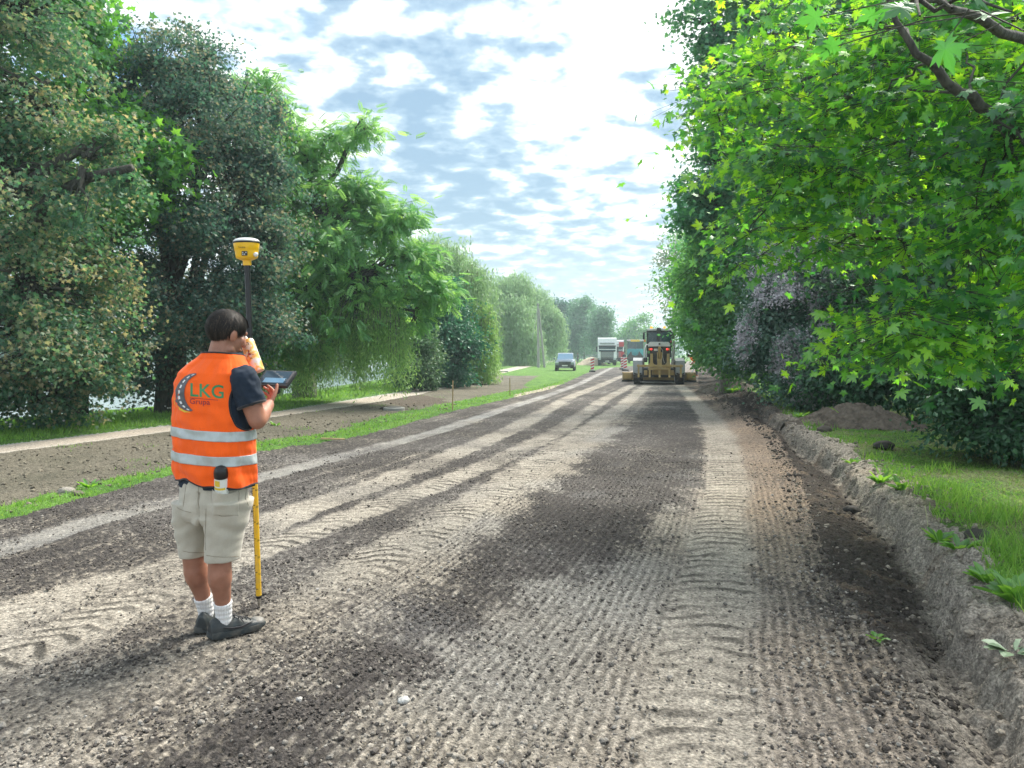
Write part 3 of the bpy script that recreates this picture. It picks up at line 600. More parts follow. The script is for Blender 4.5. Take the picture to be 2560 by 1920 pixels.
tree('walnut_tree', 'spreading light green walnut with feathery leaves and bare reaching limbs', 'tree', (-8.8, 26.0),
     [Lb(700, 480, 120, 24), Lb(815, 570, 120, 23.5), Lb(895, 690, 105, 23), Lb(780, 700, 130, 23.5), Lb(930, 790, 75, 23.8), Lb(650, 850, 60, 23, w=1.2), Lb(1030, 700, 60, 23), Lb(650, 270, 70, 24.5, w=1.3), Lb(720, 370, 80, 24), Lb(905, 310, 44, 23.5, w=1.3), Lb(820, 350, 40, 23.9, w=.9), Lb(890, 480, 48, 23.3, w=1.3), Lb(975, 570, 44, 23.2, w=1.5), Lb(1050, 650, 34, 23, w=1.8), Lb(1010, 530, 22, 23, w=1.6), Lb(640, 770, 90, 23.5), Lb(1085, 735, 32, 23, w=1.5), Lb(1035, 790, 42, 23, w=1.2), Lb(760, 850, 40, 22.6, w=1.4)],
     mWal, LV_P, n=2300, per=6, ls=.31, cs=.26, noise=.6, trunk=.24, th=2.6, seed=14, twigs=1.0, up=.9, outw=.35, rndw=.6, droop=.5, flat=.6, hollow=.25)
wg = 'weeping willows along the lake'
willow('willow_tree', 'weeping willow with long yellow green curtains hanging beneath the walnut', (-6.9, 25.5), [Lb(740, 830, 70, 23.2), Lb(850, 800, 75, 23), Lb(940, 800, 65, 22.8), Lb(985, 820, 28, 22.6, w=.8), Lb(670, 870, 50, 23.4)], mWil, n=950, ls=.13, slen=(1.0, 2.3), per=44, group=wg, seed=21, wl=1.3, zmin=.2)
tree('round_tree', 'dense dark blue green round tree between the pale willows', 'tree', (-4.3, 36.5), [Lb(1080, 790, 75, 35), Lb(1125, 850, 75, 35), Lb(1060, 890, 75, 35), Lb(1140, 900, 50, 35), Lb(1050, 730, 50, 35.5, w=.8)], mTeal, n=700, per=40, ls=.17, cs=.32, trunk=.2, th=1.0, seed=22)
tree('shrub', 'pale grey green shrub in front of the dark round tree', 'shrub', (-4.1, 32), [Lb(1045, 850, 38, 31), Lb(1060, 900, 42, 31), Lb(1030, 920, 35, 31), Lb(1070, 930, 30, 31)], mShr, n=260, per=36, ls=.13, cs=.2, trunk=.06, th=.5, seed=23)
willow('willow_tree', 'tall pale willow rising above the dark round tree', (-4.6, 44), [Lb(1110, 660, 70, 42), Lb(1060, 640, 60, 42), Lb(1170, 700, 60, 41), Lb(1190, 800, 40, 40.5), Lb(1090, 740, 80, 42)], mWilP, n=1000, ls=.26, slen=(1.5, 4), per=24, group=wg, seed=24, wl=2)
willow('willow_tree', 'bright yellow green willow trailing down to the lawn right of the dark round tree', (-1.9, 42), [Lb(1200, 790, 38, 40), Lb(1185, 860, 35, 39), Lb(1215, 840, 22, 39.5), Lb(1150, 920, 18, 38.5, w=.6)], mWil, n=620, ls=.2, slen=(1.6, 4.0), per=30, group=wg, seed=25, wl=1.6, zmin=.1, trunk=.2)
willow('willow_tree', 'wide pale willow touching the ground left of the utility pole', (-2.3, 98), [Lb(1230, 740, 55, 98), Lb(1270, 780, 60, 96), Lb(1310, 840, 45, 95), Lb(1250, 850, 50, 96), Lb(1290, 720, 45, 98), Lb(1330, 870, 30, 95)], mWilP, n=1300, ls=.5, slen=(2.5, 6), per=20, group=wg, seed=26, wl=4, zmin=.3)
willow('willow_tree', 'rounded pale willow right behind the utility pole', (4.4, 118), [Lb(1350, 790, 50, 118), Lb(1370, 830, 40, 117), Lb(1340, 750, 35, 119), Lb(1385, 800, 28, 117)], mWilP, n=900, ls=.55, slen=(3, 6), per=18, group=wg, seed=27, wl=4.5)
tree('birch_tree', 'slender pale birch at the end of the willow row', 'birch tree', (16.5, 175), [Lb(1455, 800, 34, 175, sz=1.6), Lb(1465, 760, 20, 175, sz=1.5), Lb(1445, 850, 34, 175)], mBirch, n=330, per=26, ls=.5, cs=.7, trunk=.16, th=4, bark=BARK2, seed=31, group='birches at the far end')
tree('birch_tree', 'round topped birch nearest to the white lorry', 'birch tree', (19, 165), [Lb(1500, 820, 26, 165, sz=1.5), Lb(1510, 860, 18, 165), Lb(1485, 850, 30, 165), Lb(1500, 780, 16, 165)], mBirch, n=300, per=26, ls=.5, cs=.7, trunk=.16, th=4, bark=BARK2, seed=32, group='birches at the far end')
tree('tree', 'dark green tree between the willows and the birches', 'tree', (11.8, 185), [Lb(1415, 800, 34, 185, sz=1.3), Lb(1400, 770, 22, 185), Lb(1425, 850, 30, 185)], mTeal, n=300, per=26, ls=.55, cs=.8, trunk=.2, th=3, seed=33)
tree('tree', 'fresh green rounded tree above the turquoise paver at the end of the road', 'tree', (33, 205), [Lb(1590, 825, 34, 205), Lb(1630, 835, 26, 205), Lb(1565, 850, 28, 205), Lb(1610, 860, 40, 205)], mBroad2, n=360, per=26, ls=.55, cs=.8, trunk=.25, th=3, seed=34)
for k, (px, py, r_, Y, w) in enumerate([(1420, 868, 22, 260, 1), (1480, 866, 22, 280, 1), (1525, 872, 16, 300, 1), (1548, 868, 14, 280, 1), (1660, 850, 40, 240, 1), (1350, 872, 20, 270, 1)]):
    c = W(px, py, Y); tree('far_tree', ['low hazy tree behind the birch trunks left of the lorry', 'hazy tree seen under the birch crowns', 'small hazy tree just above the white lorry roof', 'faint bluish tree left of the fresh green tree', 'hazy tree behind the cab of the grader', 'low hazy tree under the right willow'][k], 'tree', (c[0], Y), [Lb(px, py, r_, Y), Lb(px + r_ * .6, py + r_ * .4, r_ * .7, Y), Lb(px - r_ * .6, py + r_ * .4, r_ * .7, Y)], mBirch, n=110, per=22, ls=.7, cs=1.0, trunk=.2, th=2, seed=40 + k, group='trees on the horizon')
# far bank of the lake
for k in range(13):
    px = -900 + k * 175; Y = 150 + 12 * (k % 3); c = W(px, 868, Y); tree('lakeside_tree', 'low tree on the far bank of the lake' + [', farthest out beyond the left edge', ', second beyond the left edge', ', third beyond the left edge', ', just beyond the left edge', ', just left of the picture edge', ' at the very left edge', ' under the drooping maple', ' between maple and trunk', ' behind the dark maple trunk', ' behind the walnut tree', ' glimpsed right of the tablet', ' behind the long willow curtains', ' behind the pale shrub'][k], 'tree', (c[0], Y), [Lb(px, 872, 26, Y), Lb(px + 50, 876, 22, Y), Lb(px - 55, 876, 22, Y), Lb(px + 100, 878, 20, Y)], mBirch, n=90, per=22, ls=.8, cs=1.0, trunk=.2, th=1, seed=60 + k, group='trees on the far bank')
# right side
tree('pale_tree', 'wispy pale tree with few leaves behind the grader cab', 'tree', (12.9, 62), [Lb(1690, 650, 34, 62, sz=1.5), Lb(1680, 730, 32, 62), Lb(1710, 600, 22, 62), Lb(1700, 780, 30, 62)], mPale, n=150, per=12, ls=.22, cs=.5, trunk=.12, th=2.5, bark=BARK2, seed=51, twigs=1.0)
tree('broadleaf_tree', 'tall dark broadleaf tree leaning over the road on the right', 'tree', (9.4, 25),
     [Lb(1775, 60, 62, 24), Lb(1880, 20, 110, 24), Lb(1790, 160, 40, 24, w=.8), Lb(1870, 250, 120, 24), Lb(1780, 340, 55, 24), Lb(1820, 420, 70, 24), Lb(1790, 510, 75, 23.5), Lb(1745, 570, 52, 23.5), Lb(1960, 430, 140, 24), Lb(2050, 200, 180, 25), Lb(2200, 100, 200, 26), Lb(1850, 580, 80, 23.5), Lb(1820, -120, 120, 24), Lb(2250, 350, 180, 26)],
     mBroad, LV_ML, n=2300, per=38, ls=.13, cs=.26, noise=.5, trunk=.35, th=3, seed=52, droop=.6, hollow=.4)
tree('broadleaf_tree', 'fine leaved lighter green tree on the right beside the grader', 'tree', (7.6, 27.5),
     [Lb(1790, 680, 80, 25), Lb(1750, 750, 45, 26), Lb(1800, 800, 70, 24.5), Lb(1860, 700, 90, 24), Lb(1840, 860, 65, 23.5), Lb(1780, 870, 40, 25, w=.8), Lb(1900, 900, 70, 23)],
     mBroad2, LV_S, n=1250, per=38, ls=.13, cs=.24, noise=.5, trunk=.2, th=2, bark=BARK2, seed=53, droop=.5, hollow=.4)
for k in range(5):
    px, Y = [(1730, 60), (1745, 50), (1760, 42), (1775, 36), (1790, 31)][k]; c = W(px, 800, Y)
    tree('roadside_tree', ['distant tree at the far end of the right hand row', 'second farthest tree of the right hand row, beyond the grader', 'tree standing right of the grader cab', 'tree above the grass strip right of the grader', 'tree whose grey trunk shows right of the orange worker'][k], 'tree', (c[0] + 1.5, Y), [Lb(px + 10, 700, 60, Y), Lb(px, 800, 50, Y), Lb(px + 30, 600, 60, Y), Lb(px + 60, 760, 70, Y)], mBroad if k % 2 else mBroad2, LV_S, n=330, per=30, ls=.2, cs=.4, trunk=.2, th=2.4, bark=BARK2, seed=70 + k, group='trees lining the right side of the road')
def lilac(label, base, lobes, seed, n):
    t = tree('lilac_bush', label, 'lilac bush', base, lobes, mLil, LV_S, n=n, per=34, ls=.10, cs=.2, trunk=.05, th=.5, seed=seed, trunks=3, hollow=.4, twigs=.5, group='lilacs along the bank')
    r = np.random.default_rng(seed + 5); lob = np.array([l[:6] for l in lobes]); m = int(n * 2.6); ci = r.integers(0, len(lob), m); d = r.normal(size=(m, 3)); d[:, 1] = -np.abs(d[:, 1]); d[:, 0] -= .3; d /= np.linalg.norm(d, axis=1, keepdims=True)
    C = lob[ci, :3] + d * lob[ci, 3:6] * (1.04 + .26 * r.random(m)[:, None]); B = np.array(t.location); C = C[(C[:, 2] > B[2] + .3) & (vnoise(C[:, 0] * .9, C[:, 2] * .9, seed) > -.3)]; m = len(C)
    per = 22; g = r.normal(size=(m, per, 3)) * np.array([.05, .05, .085]); g[:, :, :2] *= (1 - .5 * np.clip(g[:, :, 2:3] / .1, -1, 1)); P = (C[:, None] + g).reshape(-1, 3) - B
    instance('blossom', [(0, 0, 0), (.6, .5, .1), (0, 1, 0), (-.6, .5, .1)], [(0, 1, 2), (0, 2, 3)], P, rand_R(len(P), r), .048 * (.7 + .6 * r.random(len(P))), mFlow, t, {'rnd': r.random(len(P))})
mFlow = leafmat('blossom_lilac', (.50, .47, .51), (.68, .65, .69), (.84, .82, .84), tr=(.5, .46, .58), tw=.25, gl=.02)
lilac('lilac bush with pale mauve blossom leaning to the trench beside the soil mound', (8.6, 19.5), [Lb(1960, 780, 75, 18.5), Lb(1920, 850, 65, 18.5), Lb(2010, 880, 75, 18), Lb(1990, 960, 60, 18), Lb(2050, 940, 60, 18.3), Lb(2040, 830, 80, 19), Lb(1950, 700, 60, 19)], 81, 900)
lilac('upper lilac bush with greyish blossom between the light tree and the near maple', (9.6, 19.0), [Lb(2010, 660, 60, 19), Lb(2080, 700, 70, 18.5), Lb(2100, 620, 60, 19), Lb(2110, 780, 60, 18.5), Lb(1960, 640, 40, 19)], 82, 600)
tree('hedge_shrub', 'dark undergrowth shrub behind the soil mound', 'shrub', (9.3, 16.4), [Lb(2200, 900, 110, 16), Lb(2100, 930, 80, 16.5), Lb(2330, 900, 120, 15.5), Lb(2200, 760, 130, 17), Lb(2350, 730, 140, 16.5)], mUnder, LV_S, n=1000, per=32, ls=.11, cs=.25, trunk=.08, th=.6, seed=91, trunks=3)
tree('hedge_shrub', 'dark leafy shrub at the right edge of the lawn', 'shrub', (6.7, 9.9), [Lb(2480, 1010, 120, 9.6), Lb(2400, 960, 90, 10), Lb(2560, 900, 140, 9.6), Lb(2540, 1080, 80, 9.4, w=1.2), Lb(2350, 870, 90, 10.5), Lb(2650, 1000, 150, 9.6), Lb(2450, 860, 110, 10.4)], mUnder, LV_S, n=1300, per=30, ls=.075, cs=.15, trunk=.05, th=.4, seed=92, trunks=4)
tree('hedge_tree', 'dark tree filling the gap behind the near maple at the right edge', 'tree', (11.5, 14.5), [Lb(2420, 560, 180, 14.5), Lb(2560, 400, 200, 14.5), Lb(2600, 700, 200, 14), Lb(2300, 620, 120, 15), Lb(2500, 200, 200, 15), Lb(2700, 500, 250, 15), Lb(2250, 480, 120, 16)], mUnder, LV_ML, n=1100, per=32, ls=.13, cs=.33, trunk=.25, th=2, seed=93)
# near maple: limbs reach in from the right, leaves hang in layers
def near_maple():
    r = np.random.default_rng(101); B = np.array([7.4, 6.6, .2])
    root = empty('maple_tree', tuple(B), 0, 'near maple whose bright backlit branches hang in from the right', 'tree')
    mb = MB(); mb.tube([B * 0 + q for q in [(0, 0, -.4), (.05, 0, 1.2), (-.1, .1, 2.6), (-.2, .1, 4.4), (-.2, 0, 6.5)]], [.30, .25, .21, .17, .1], 12)
    limbs = [[(2800, 520, 6.6), (2640, 410, 6.0), (2560, 345, 5.6), (2450, 270, 5.4), (2370, 205, 5.3), (2290, 130, 5.2), (2240, 50, 5.2), (2200, -60, 5.2)],
             [(2900, 560, 7), (2560, 540, 7.0), (2400, 515, 7.1), (2230, 475, 7.4), (2050, 440, 7.8), (1900, 400, 8.2)],
             [(2900, 400, 7), (2500, 330, 7.4), (2250, 260, 7.8), (2050, 240, 8.0), (1880, 255, 8.3), (1760, 270, 8.5)],
             [(2900, 200, 6.5), (2560, 60, 6.6), (2400, 20, 7), (2200, 70, 7.5), (2000, 130, 8), (1860, 170, 8.3)],
             [(2900, 760, 7), (2560, 760, 6.8), (2420, 740, 7), (2250, 790, 7.3), (2150, 830, 7.5)],
             [(2900, 640, 7), (2560, 640, 7), (2380, 620, 7.2), (2200, 600, 7.6), (2050, 580, 8)],
             [(2900, 250, 5), (2600, 120, 4.2), (2450, 40, 3.6), (2330, 0, 3.3), (2250, 10, 3.1)],
             [(2900, 880, 7), (2560, 880, 6.6), (2400, 880, 6.8), (2280, 900, 7.0)], [(2900, 0, 7), (2500, -80, 7), (2200, -60, 7.5), (1950, -20, 8.2)]]
    radi = [.046, .03, .035, .03, .03, .04, .03, .03, .035]; node = []
    for lb, r0 in zip(limbs, radi):
        P = [W(*q) for q in lb]; P = [B + [-.1, .1, np.clip(P[0][2] * .7, .8, 5)]] + P
        Q = []
        for i in range(len(P) - 1):
            for t in (0, .33, .66): Q.append(P[i] * (1 - t) + P[i + 1] * t + r.normal(size=3) * .012)
        Q.append(P[-1]); mb.tube([q - B for q in Q], list(np.linspace(r0 * 1.5, r0 * .25, len(Q))), 8)
        node += [q for q in Q[4:]]
    node = np.array(node)
    reg = [(1720, 230), (1850, 110), (1890, -100), (2720, -120), (2720, 880), (2450, 900), (2260, 900), (2210, 860), (2230, 780), (2190, 660), (2060, 600), (1930, 590), (1850, 500), (1840, 400), (1760, 310)]
    reg = np.array(reg, float); tg = []
    while len(tg) < 170:
        px = r.uniform(1760, 2720); py = r.uniform(-120, 920)
        if inpoly(np.array([px]), np.array([py]), [tuple(q) for q in reg])[0]:
            t = (px - 1700) / 900; Y = 8.6 - 2.4 * t + r.uniform(-1.0, .9)
            tg.append(W(px, py, Y))
    tg += [W(1760, 290, 8.3), W(1800, 190, 8.6), W(1850, 420, 8), W(1800, 330, 8.2), W(1860, 610, 7.6), W(1900, 640, 7.6), W(2250, 830, 6.4), W(2280, 880, 6.3), W(2100, 870, 7), W(2190, 820, 6.8), W(2300, 840, 6.2), W(2450, 820, 6.4), W(2520, 850, 6.2)]
    for q in ((2300, 40, 2.5), (2380, 20, 2.4), (2400, -30, 2.3), (2530, 30, 2.5)): tg.append(W(*q))
    P = []; Nn = []; Tt = []; S = []; rv = []
    for c in tg:
        dd = np.linalg.norm(node - c, axis=1); a = node[int(np.argmin(dd + r.random(len(node)) * .5))]; ax = c - a; l = np.linalg.norm(ax); ax = ax / (l + 1e-6); cv = r.uniform(.2, .75)
        if l > .1: mb.tube([q - B for q in limb_pts(a, c, .06, 5, r, .08)], list(np.linspace(.012, .004, 6)), 5, False)
        side = np.cross(ax, [0, 0, 1.]); side /= np.linalg.norm(side) + 1e-6; near = c[1] < 3.2
        for j in range(5 if near else int(40 + 78 * min(1, max(0, (c[0] / c[1] * F + 1280 - 1720) / 350)) * r.uniform(.5, 1.2))):
            t = r.normal() * .36; s = r.normal() * .28; p = c + ax * t + side * s + np.array([0, 0, -.22 * abs(s) - .3 * max(t, 0) ** 2 + r.normal() * .035])
            P.append(p); d = ax * (.5 + t) + side * np.sign(s) * .9 + np.array([0, 0, -.75]) + r.normal(size=3) * .35; Tt.append(d)
            Nn.append(np.array([0, -.15, .8]) + d * .25 + r.normal(size=3) * .55); S.append(r.uniform(.042, .108) * (1 if not near else 1.2)); rv.append(np.clip(r.normal() * .22 + cv, 0, 1) if not near else .1)
            if j % 3 == 0: mb.tube([c + ax * min(t, .3) - B, p - B], [.003, .0018], 3, False)
    mb.build('trunk', BARK, root, 'full'); P = np.array(P); Nn = np.array(Nn); Tt = np.array(Tt)
    instance('crown', LV_M[0], LV_M[1], P - B, frames(Nn, np.cross(Tt, Nn)), np.array(S), mMaple, root, {'rnd': np.array(rv)})
near_maple()
# ------------------------------------------------------------------ the surveyor
from mathutils.bvhtree import BVHTree
def organic(name, mb, voxel, it, mat, parent, disp=None):
    me = bpy.data.meshes.new(name); me.from_pydata(mb.v, [], mb.f)
    bm = bmesh.new(); bm.from_mesh(me); bmesh.ops.recalc_face_normals(bm, faces=bm.faces); bm.to_mesh(me); bm.free()
    o = bpy.data.objects.new(name, me); COL.objects.link(o)
    a = o.modifiers.new('r', 'REMESH'); a.mode = 'VOXEL'; a.voxel_size = voxel
    if it: b = o.modifiers.new('s', 'SMOOTH'); b.iterations = it; b.factor = .5
    dg = bpy.context.evaluated_depsgraph_get(); m2 = bpy.data.meshes.new_from_object(o.evaluated_get(dg)); o.modifiers.clear(); o.data = m2; bpy.data.meshes.remove(me); m2.name = name
    if disp:
        k = len(m2.vertices); co = np.empty(k * 3, np.float32); nm = np.empty(k * 3, np.float32); m2.vertices.foreach_get('co', co); m2.vertices.foreach_get('normal', nm)
        co = co.reshape(-1, 3); nm = nm.reshape(-1, 3); co = co + nm * disp(co)[:, None]; m2.vertices.foreach_set('co', co.astype(np.float32).ravel())
    m2.polygons.foreach_set('use_smooth', [True] * len(m2.polygons)); m2.materials.clear(); m2.materials.append(mat); m2.update()
    o.parent = parent; return o
def cloth(name, col, scale=420, bump=.25, rough=.85, var=.07, sheen=.3, big=(.9, 1.1), trans=None):
    m, n, L, out = mat_new(name); b = n('ShaderNodeBsdfPrincipled'); tc = n('ShaderNodeTexCoord')
    w = n('ShaderNodeTexNoise'); w.inputs['Scale'].default_value = scale; w.inputs['Detail'].default_value = 2; L(tc.outputs['Object'], w.inputs['Vector'])
    g = n('ShaderNodeTexNoise'); g.inputs['Scale'].default_value = 7; g.inputs['Detail'].default_value = 6; L(tc.outputs['Object'], g.inputs['Vector'])
    c = mixc(n, L, 1.0, ramp(n, L, w.outputs['Fac'], [(.3, tuple(x * (1 - var) for x in col)), (.7, tuple(min(1, x * (1 + var)) for x in col))]), ramp(n, L, g.outputs['Fac'], [(.3, (big[0],) * 3), (.7, (big[1],) * 3)]), 'MULTIPLY')
    L(c, b.inputs['Base Color']); b.inputs['Roughness'].default_value = rough; b.inputs['Sheen Weight'].default_value = sheen; b.inputs['Specular IOR Level'].default_value = .25
    bp = n('ShaderNodeBump'); bp.inputs['Strength'].default_value = bump; bp.inputs['Distance'].default_value = .0015; L(w.outputs['Fac'], bp.inputs['Height']); L(bp.outputs[0], b.inputs['Normal'])
    L(b.outputs[0], out.inputs[0]); return m
m, n, L, out = mat_new('skin'); b = n('ShaderNodeBsdfPrincipled'); tc = n('ShaderNodeTexCoord'); t = n('ShaderNodeTexNoise'); t.inputs['Scale'].default_value = 14; t.inputs['Detail'].default_value = 6; L(tc.outputs['Object'], t.inputs['Vector'])
L(ramp(n, L, t.outputs['Fac'], [(.3, (.29, .125, .078)), (.7, (.42, .20, .135))]), b.inputs['Base Color']); b.inputs['Roughness'].default_value = .5; b.inputs['Subsurface Weight'].default_value = .12; b.inputs['Subsurface Radius'].default_value = (.012, .004, .002); b.inputs['Subsurface Scale'].default_value = 1
t2 = n('ShaderNodeTexNoise'); t2.inputs['Scale'].default_value = 260; L(tc.outputs['Object'], t2.inputs['Vector']); bp = n('ShaderNodeBump'); bp.inputs['Strength'].default_value = .2; bp.inputs['Distance'].default_value = .001; L(t2.outputs['Fac'], bp.inputs['Height']); L(bp.outputs[0], b.inputs['Normal']); L(b.outputs[0], out.inputs[0]); mSkin = m
mVest = cloth('vest_orange', (1.0, .125, .010), bump=.3, sheen=.1, big=(.94, 1.06)); mShirt = cloth('shirt_navy', (.014, .024, .042), sheen=.04); mTrim = cloth('trim_black', (.014, .014, .018))
mShort = cloth('shorts_khaki', (.47, .44, .37), scale=300, big=(.92, 1.06)); mSock = cloth('sock_white', (.75, .75, .76), scale=200, bump=.6); mShoe = plain('shoe_black', (.020, .030, .036), .5, 0, .2, 30, .15, 300, dirt=(.22, .19, .15), dirt_amt=.22, dscale=9)
mToe = plain('shoe_toe', (.16, .16, .155), .55, 0, .2, 20, .1, 200, dirt=(.3, .27, .22), dirt_amt=.5, dscale=14); mSole = plain('shoe_sole', (.025, .035, .04), .7, dirt=(.3, .26, .2), dirt_amt=.35, dscale=12)
mSeam = plain('seam', (.24, .20, .15), .9); mReflect = plain('reflective_tape', (.44, .49, .50), .38, .12, .08, 25, .1, 40)
m, n, L, out = mat_new('hair'); b = n('ShaderNodeBsdfPrincipled'); a = n('ShaderNodeAttribute'); a.attribute_name = 'rnd'; L(ramp(n, L, a.outputs['Fac'], [(0, (.008, .007, .007)), (.7, (.022, .018, .016)), (1, (.12, .085, .06))]), b.inputs['Base Color']); b.inputs['Roughness'].default_value = .55; b.inputs['Specular IOR Level'].default_value = .3; L(b.outputs[0], out.inputs[0]); mHair = m

ps = W(535, 1200, 4.0); PB = Vector((ps[0], 4.02, 0.0))
person = empty('person', tuple(PB), 0, 'man seen from behind in an orange reflective vest, khaki shorts and white socks', 'person')
O = np.array(PB); O_V = Vector(PB)
def Wp(px, py, Y): return Vector(W(px, py, Y) - O)
AZ = math.radians(26)                                     # the way the torso faces: away and to the right
rt = Vector((math.cos(AZ), -math.sin(AZ), 0)); fw = Vector((math.sin(AZ), math.cos(AZ), 0)); UP = Vector((0, 0, 1))
def cap(mb, a, b, r0, r1, k=4, seg=14):
    a, b = Vector(a), Vector(b); d = (b - a); L_ = d.length; d.normalize(); P = []; R = []
    for i in range(k): t = math.pi / 2 * (1 - i / k); P.append(a - d * r0 * math.sin(t)); R.append(max(r0 * math.cos(t), r0 * .05))
    for i in range(5): t = i / 4; P.append(a + d * L_ * t); R.append(r0 + (r1 - r0) * t)
    for i in range(1, k + 1): t = math.pi / 2 * i / k; P.append(b + d * r1 * math.sin(t)); R.append(max(r1 * math.cos(t), r1 * .05))
    mb.tube(P, R, seg)
def chain(mb, pts, rad):
    for i in range(len(pts) - 1): cap(mb, pts[i], pts[i + 1], rad[i], rad[i + 1])
def hand(mb, wrist, d, nrm, side, curls, spread=.22, thumb=(.5, .5), sc=1.0):
    """d: wrist to knuckles, nrm: back of the hand, side: towards the thumb"""
    d = Vector(d).normalized(); nrm = Vector(nrm); nrm = (nrm - d * nrm.dot(d)).normalized(); s = d.cross(nrm) * (1 if side > 0 else -1)
    w = Vector(wrist)
    for k in range(4):
        off = (k - 1.5) * .0195 * sc; kn = w + d * (.088 - .004 * abs(k - 1)) * sc - s * off; cap(mb, w + d * .018 * sc - s * off * .55, kn, .0135 * sc, .0115 * sc, 3, 10)
    names = [(.040, .026, .020), (.045, .030, .022), (.042, .028, .021), (.033, .021, .018)]
    for k in range(4):
        off = (k - 1.5) * .0195 * sc; p = w + d * (.088 - .004 * abs(k - 1)) * sc - s * off; a = 0
        for j, l in enumerate(names[k]):
            a += curls[k] * (1.0, 1.15, .8)[j]; dd = (d * math.cos(a) - nrm * math.sin(a) - s * (k - 1.5) * spread * .12).normalized(); q = p + dd * l * sc; r = (.0096, .0088, .0078)[j] * sc; cap(mb, p, q, r, r * .93, 3, 10); p = q
    a = thumb[0]; p = w + d * .022 * sc + s * .022 * sc; dd = (d * .62 + s * .75 - nrm * .25 * a).normalized(); q = p + dd * .042 * sc; cap(mb, p, q, .0145 * sc, .0112 * sc, 3, 10)
    d2 = (dd * math.cos(thumb[1]) + (d - nrm * .6).normalized() * math.sin(thumb[1])).normalized(); q2 = q + d2 * .030 * sc; cap(mb, q, q2, .011 * sc, .0095 * sc, 3, 10); cap(mb, q2, q2 + (d2 - nrm * .25).normalized() * .022 * sc, .0098 * sc, .008 * sc, 3, 10)
# --- joints
lsh, rsh = Wp(492, 950, 4.14), Wp(607, 946, 3.93); rel, rwr = Wp(643, 1052, 3.93), Wp(672, 1012, 4.13); lel, lwr = Wp(560, 1000, 4.32), Wp(604, 922, 4.25)
lhip, rhip = Wp(492, 1250, 4.08), Wp(570, 1250, 3.99); lkn, rkn = Wp(485, 1402, 4.08), Wp(549, 1408, 4.00); 
g1 = G(512, 1606); g1b = G(640, 1570); g2 = G(499, 1590); g2b = G(545, 1542)
H1, T1 = Vector((g1[0] - O[0] + .012, g1[1] - O[1] + .03, .004)), Vector((g1b[0] - O[0], g1b[1] - O[1], 0)); H2, T2 = Vector((g2[0] - O[0], g2[1] - O[1] + .02, .004)), Vector((g2b[0] - O[0], g2b[1] - O[1], 0))
ran = H1 + (T1 - H1).normalized() * .078 + UP * .105; lan = H2 + (T2 - H2).normalized() * .078 + UP * .105
body = MB()
chain(body, [Wp(536, 1210, 4.03), Wp(535, 1100, 4.03), Wp(535, 985, 4.04)], [.13, .13, .13]); chain(body, [lsh, Wp(540, 940, 4.02), rsh], [.062, .09, .062])
chain(body, [Wp(548, 930, 4.03), Wp(554, 885, 4.045), Wp(563, 845, 4.05)], [.085, .069, .064])
chain(body, [rsh, rel], [.056, .047]); cap(body, rsh.lerp(rel, .45), rsh.lerp(rel, .8), .053, .051); cap(body, rel, rel.lerp(rwr, .5), .047, .044); cap(body, rel.lerp(rwr, .35), rwr, .045, .029)
chain(body, [lsh, lel], [.058, .045]); cap(body, lel, lel.lerp(lwr, .5), .045, .042); cap(body, lel.lerp(lwr, .4), lwr, .042, .029)
for hip, kn, an, sg in ((lhip, lkn, lan, -1), (rhip, rkn, ran, 1)):
    cap(body, hip, kn, .078, .057); bk = Vector((0, -1, 0))
    cap(body, kn + UP * .02, kn.lerp(an, .3) + bk * .012, .060, .062); cap(body, kn.lerp(an, .18) + bk * .016, kn.lerp(an, .52) + bk * .008, .060, .048); cap(body, kn.lerp(an, .4), an, .051, .036); cap(body, an, an - UP * .05, .033, .033)
hd = Vector((math.sin(math.radians(40)), math.cos(math.radians(40)), 0)); pit = math.radians(20)
hf = (hd * math.cos(pit) - UP * math.sin(pit)).normalized(); hr = hd.cross(UP).normalized(); hu = hr.cross(hf).normalized(); HC = Wp(568, 834, 4.05)
HM = Matrix((hr, hf, hu)).transposed()                                     # head frame: x right, y face, z up
def hp(x, y, z): return HC + HM @ Vector((x, y, z))
body.ell(hp(0, -.012, .028), (.076, .096, .088), 24, 16, HM); body.ell(hp(0, .028, -.035), (.060, .066, .078), 20, 14, HM); cap(body, hp(-.04, .02, -.082), hp(0, .075, -.105), .026, .024); cap(body, hp(.04, .02, -.082), hp(0, .075, -.105), .026, .024)
cap(body, hp(0, .088, .02), hp(0, .110, -.024), .011, .016); cap(body, hp(-.03, .080, .030), hp(.03, .080, .030), .014, .014); cap(body, hp(-.017, .092, -.062), hp(.017, .092, -.062), .009, .009); cap(body, hp(-.035, .062, -.02), hp(-.03, .06, -.03), .028, .026); cap(body, hp(.035, .062, -.02), hp(.03, .06, -.03), .028, .026)
for s in (-1, 1):
    body.ell(hp(s * .080, -.004, -.012), (.012, .022, .038), 14, 10, HM @ Matrix.Rotation(s * .35, 3, 'Z')); cap(body, hp(s * .070, .006, -.03), hp(s * .079, .004, -.038), .01, .008)
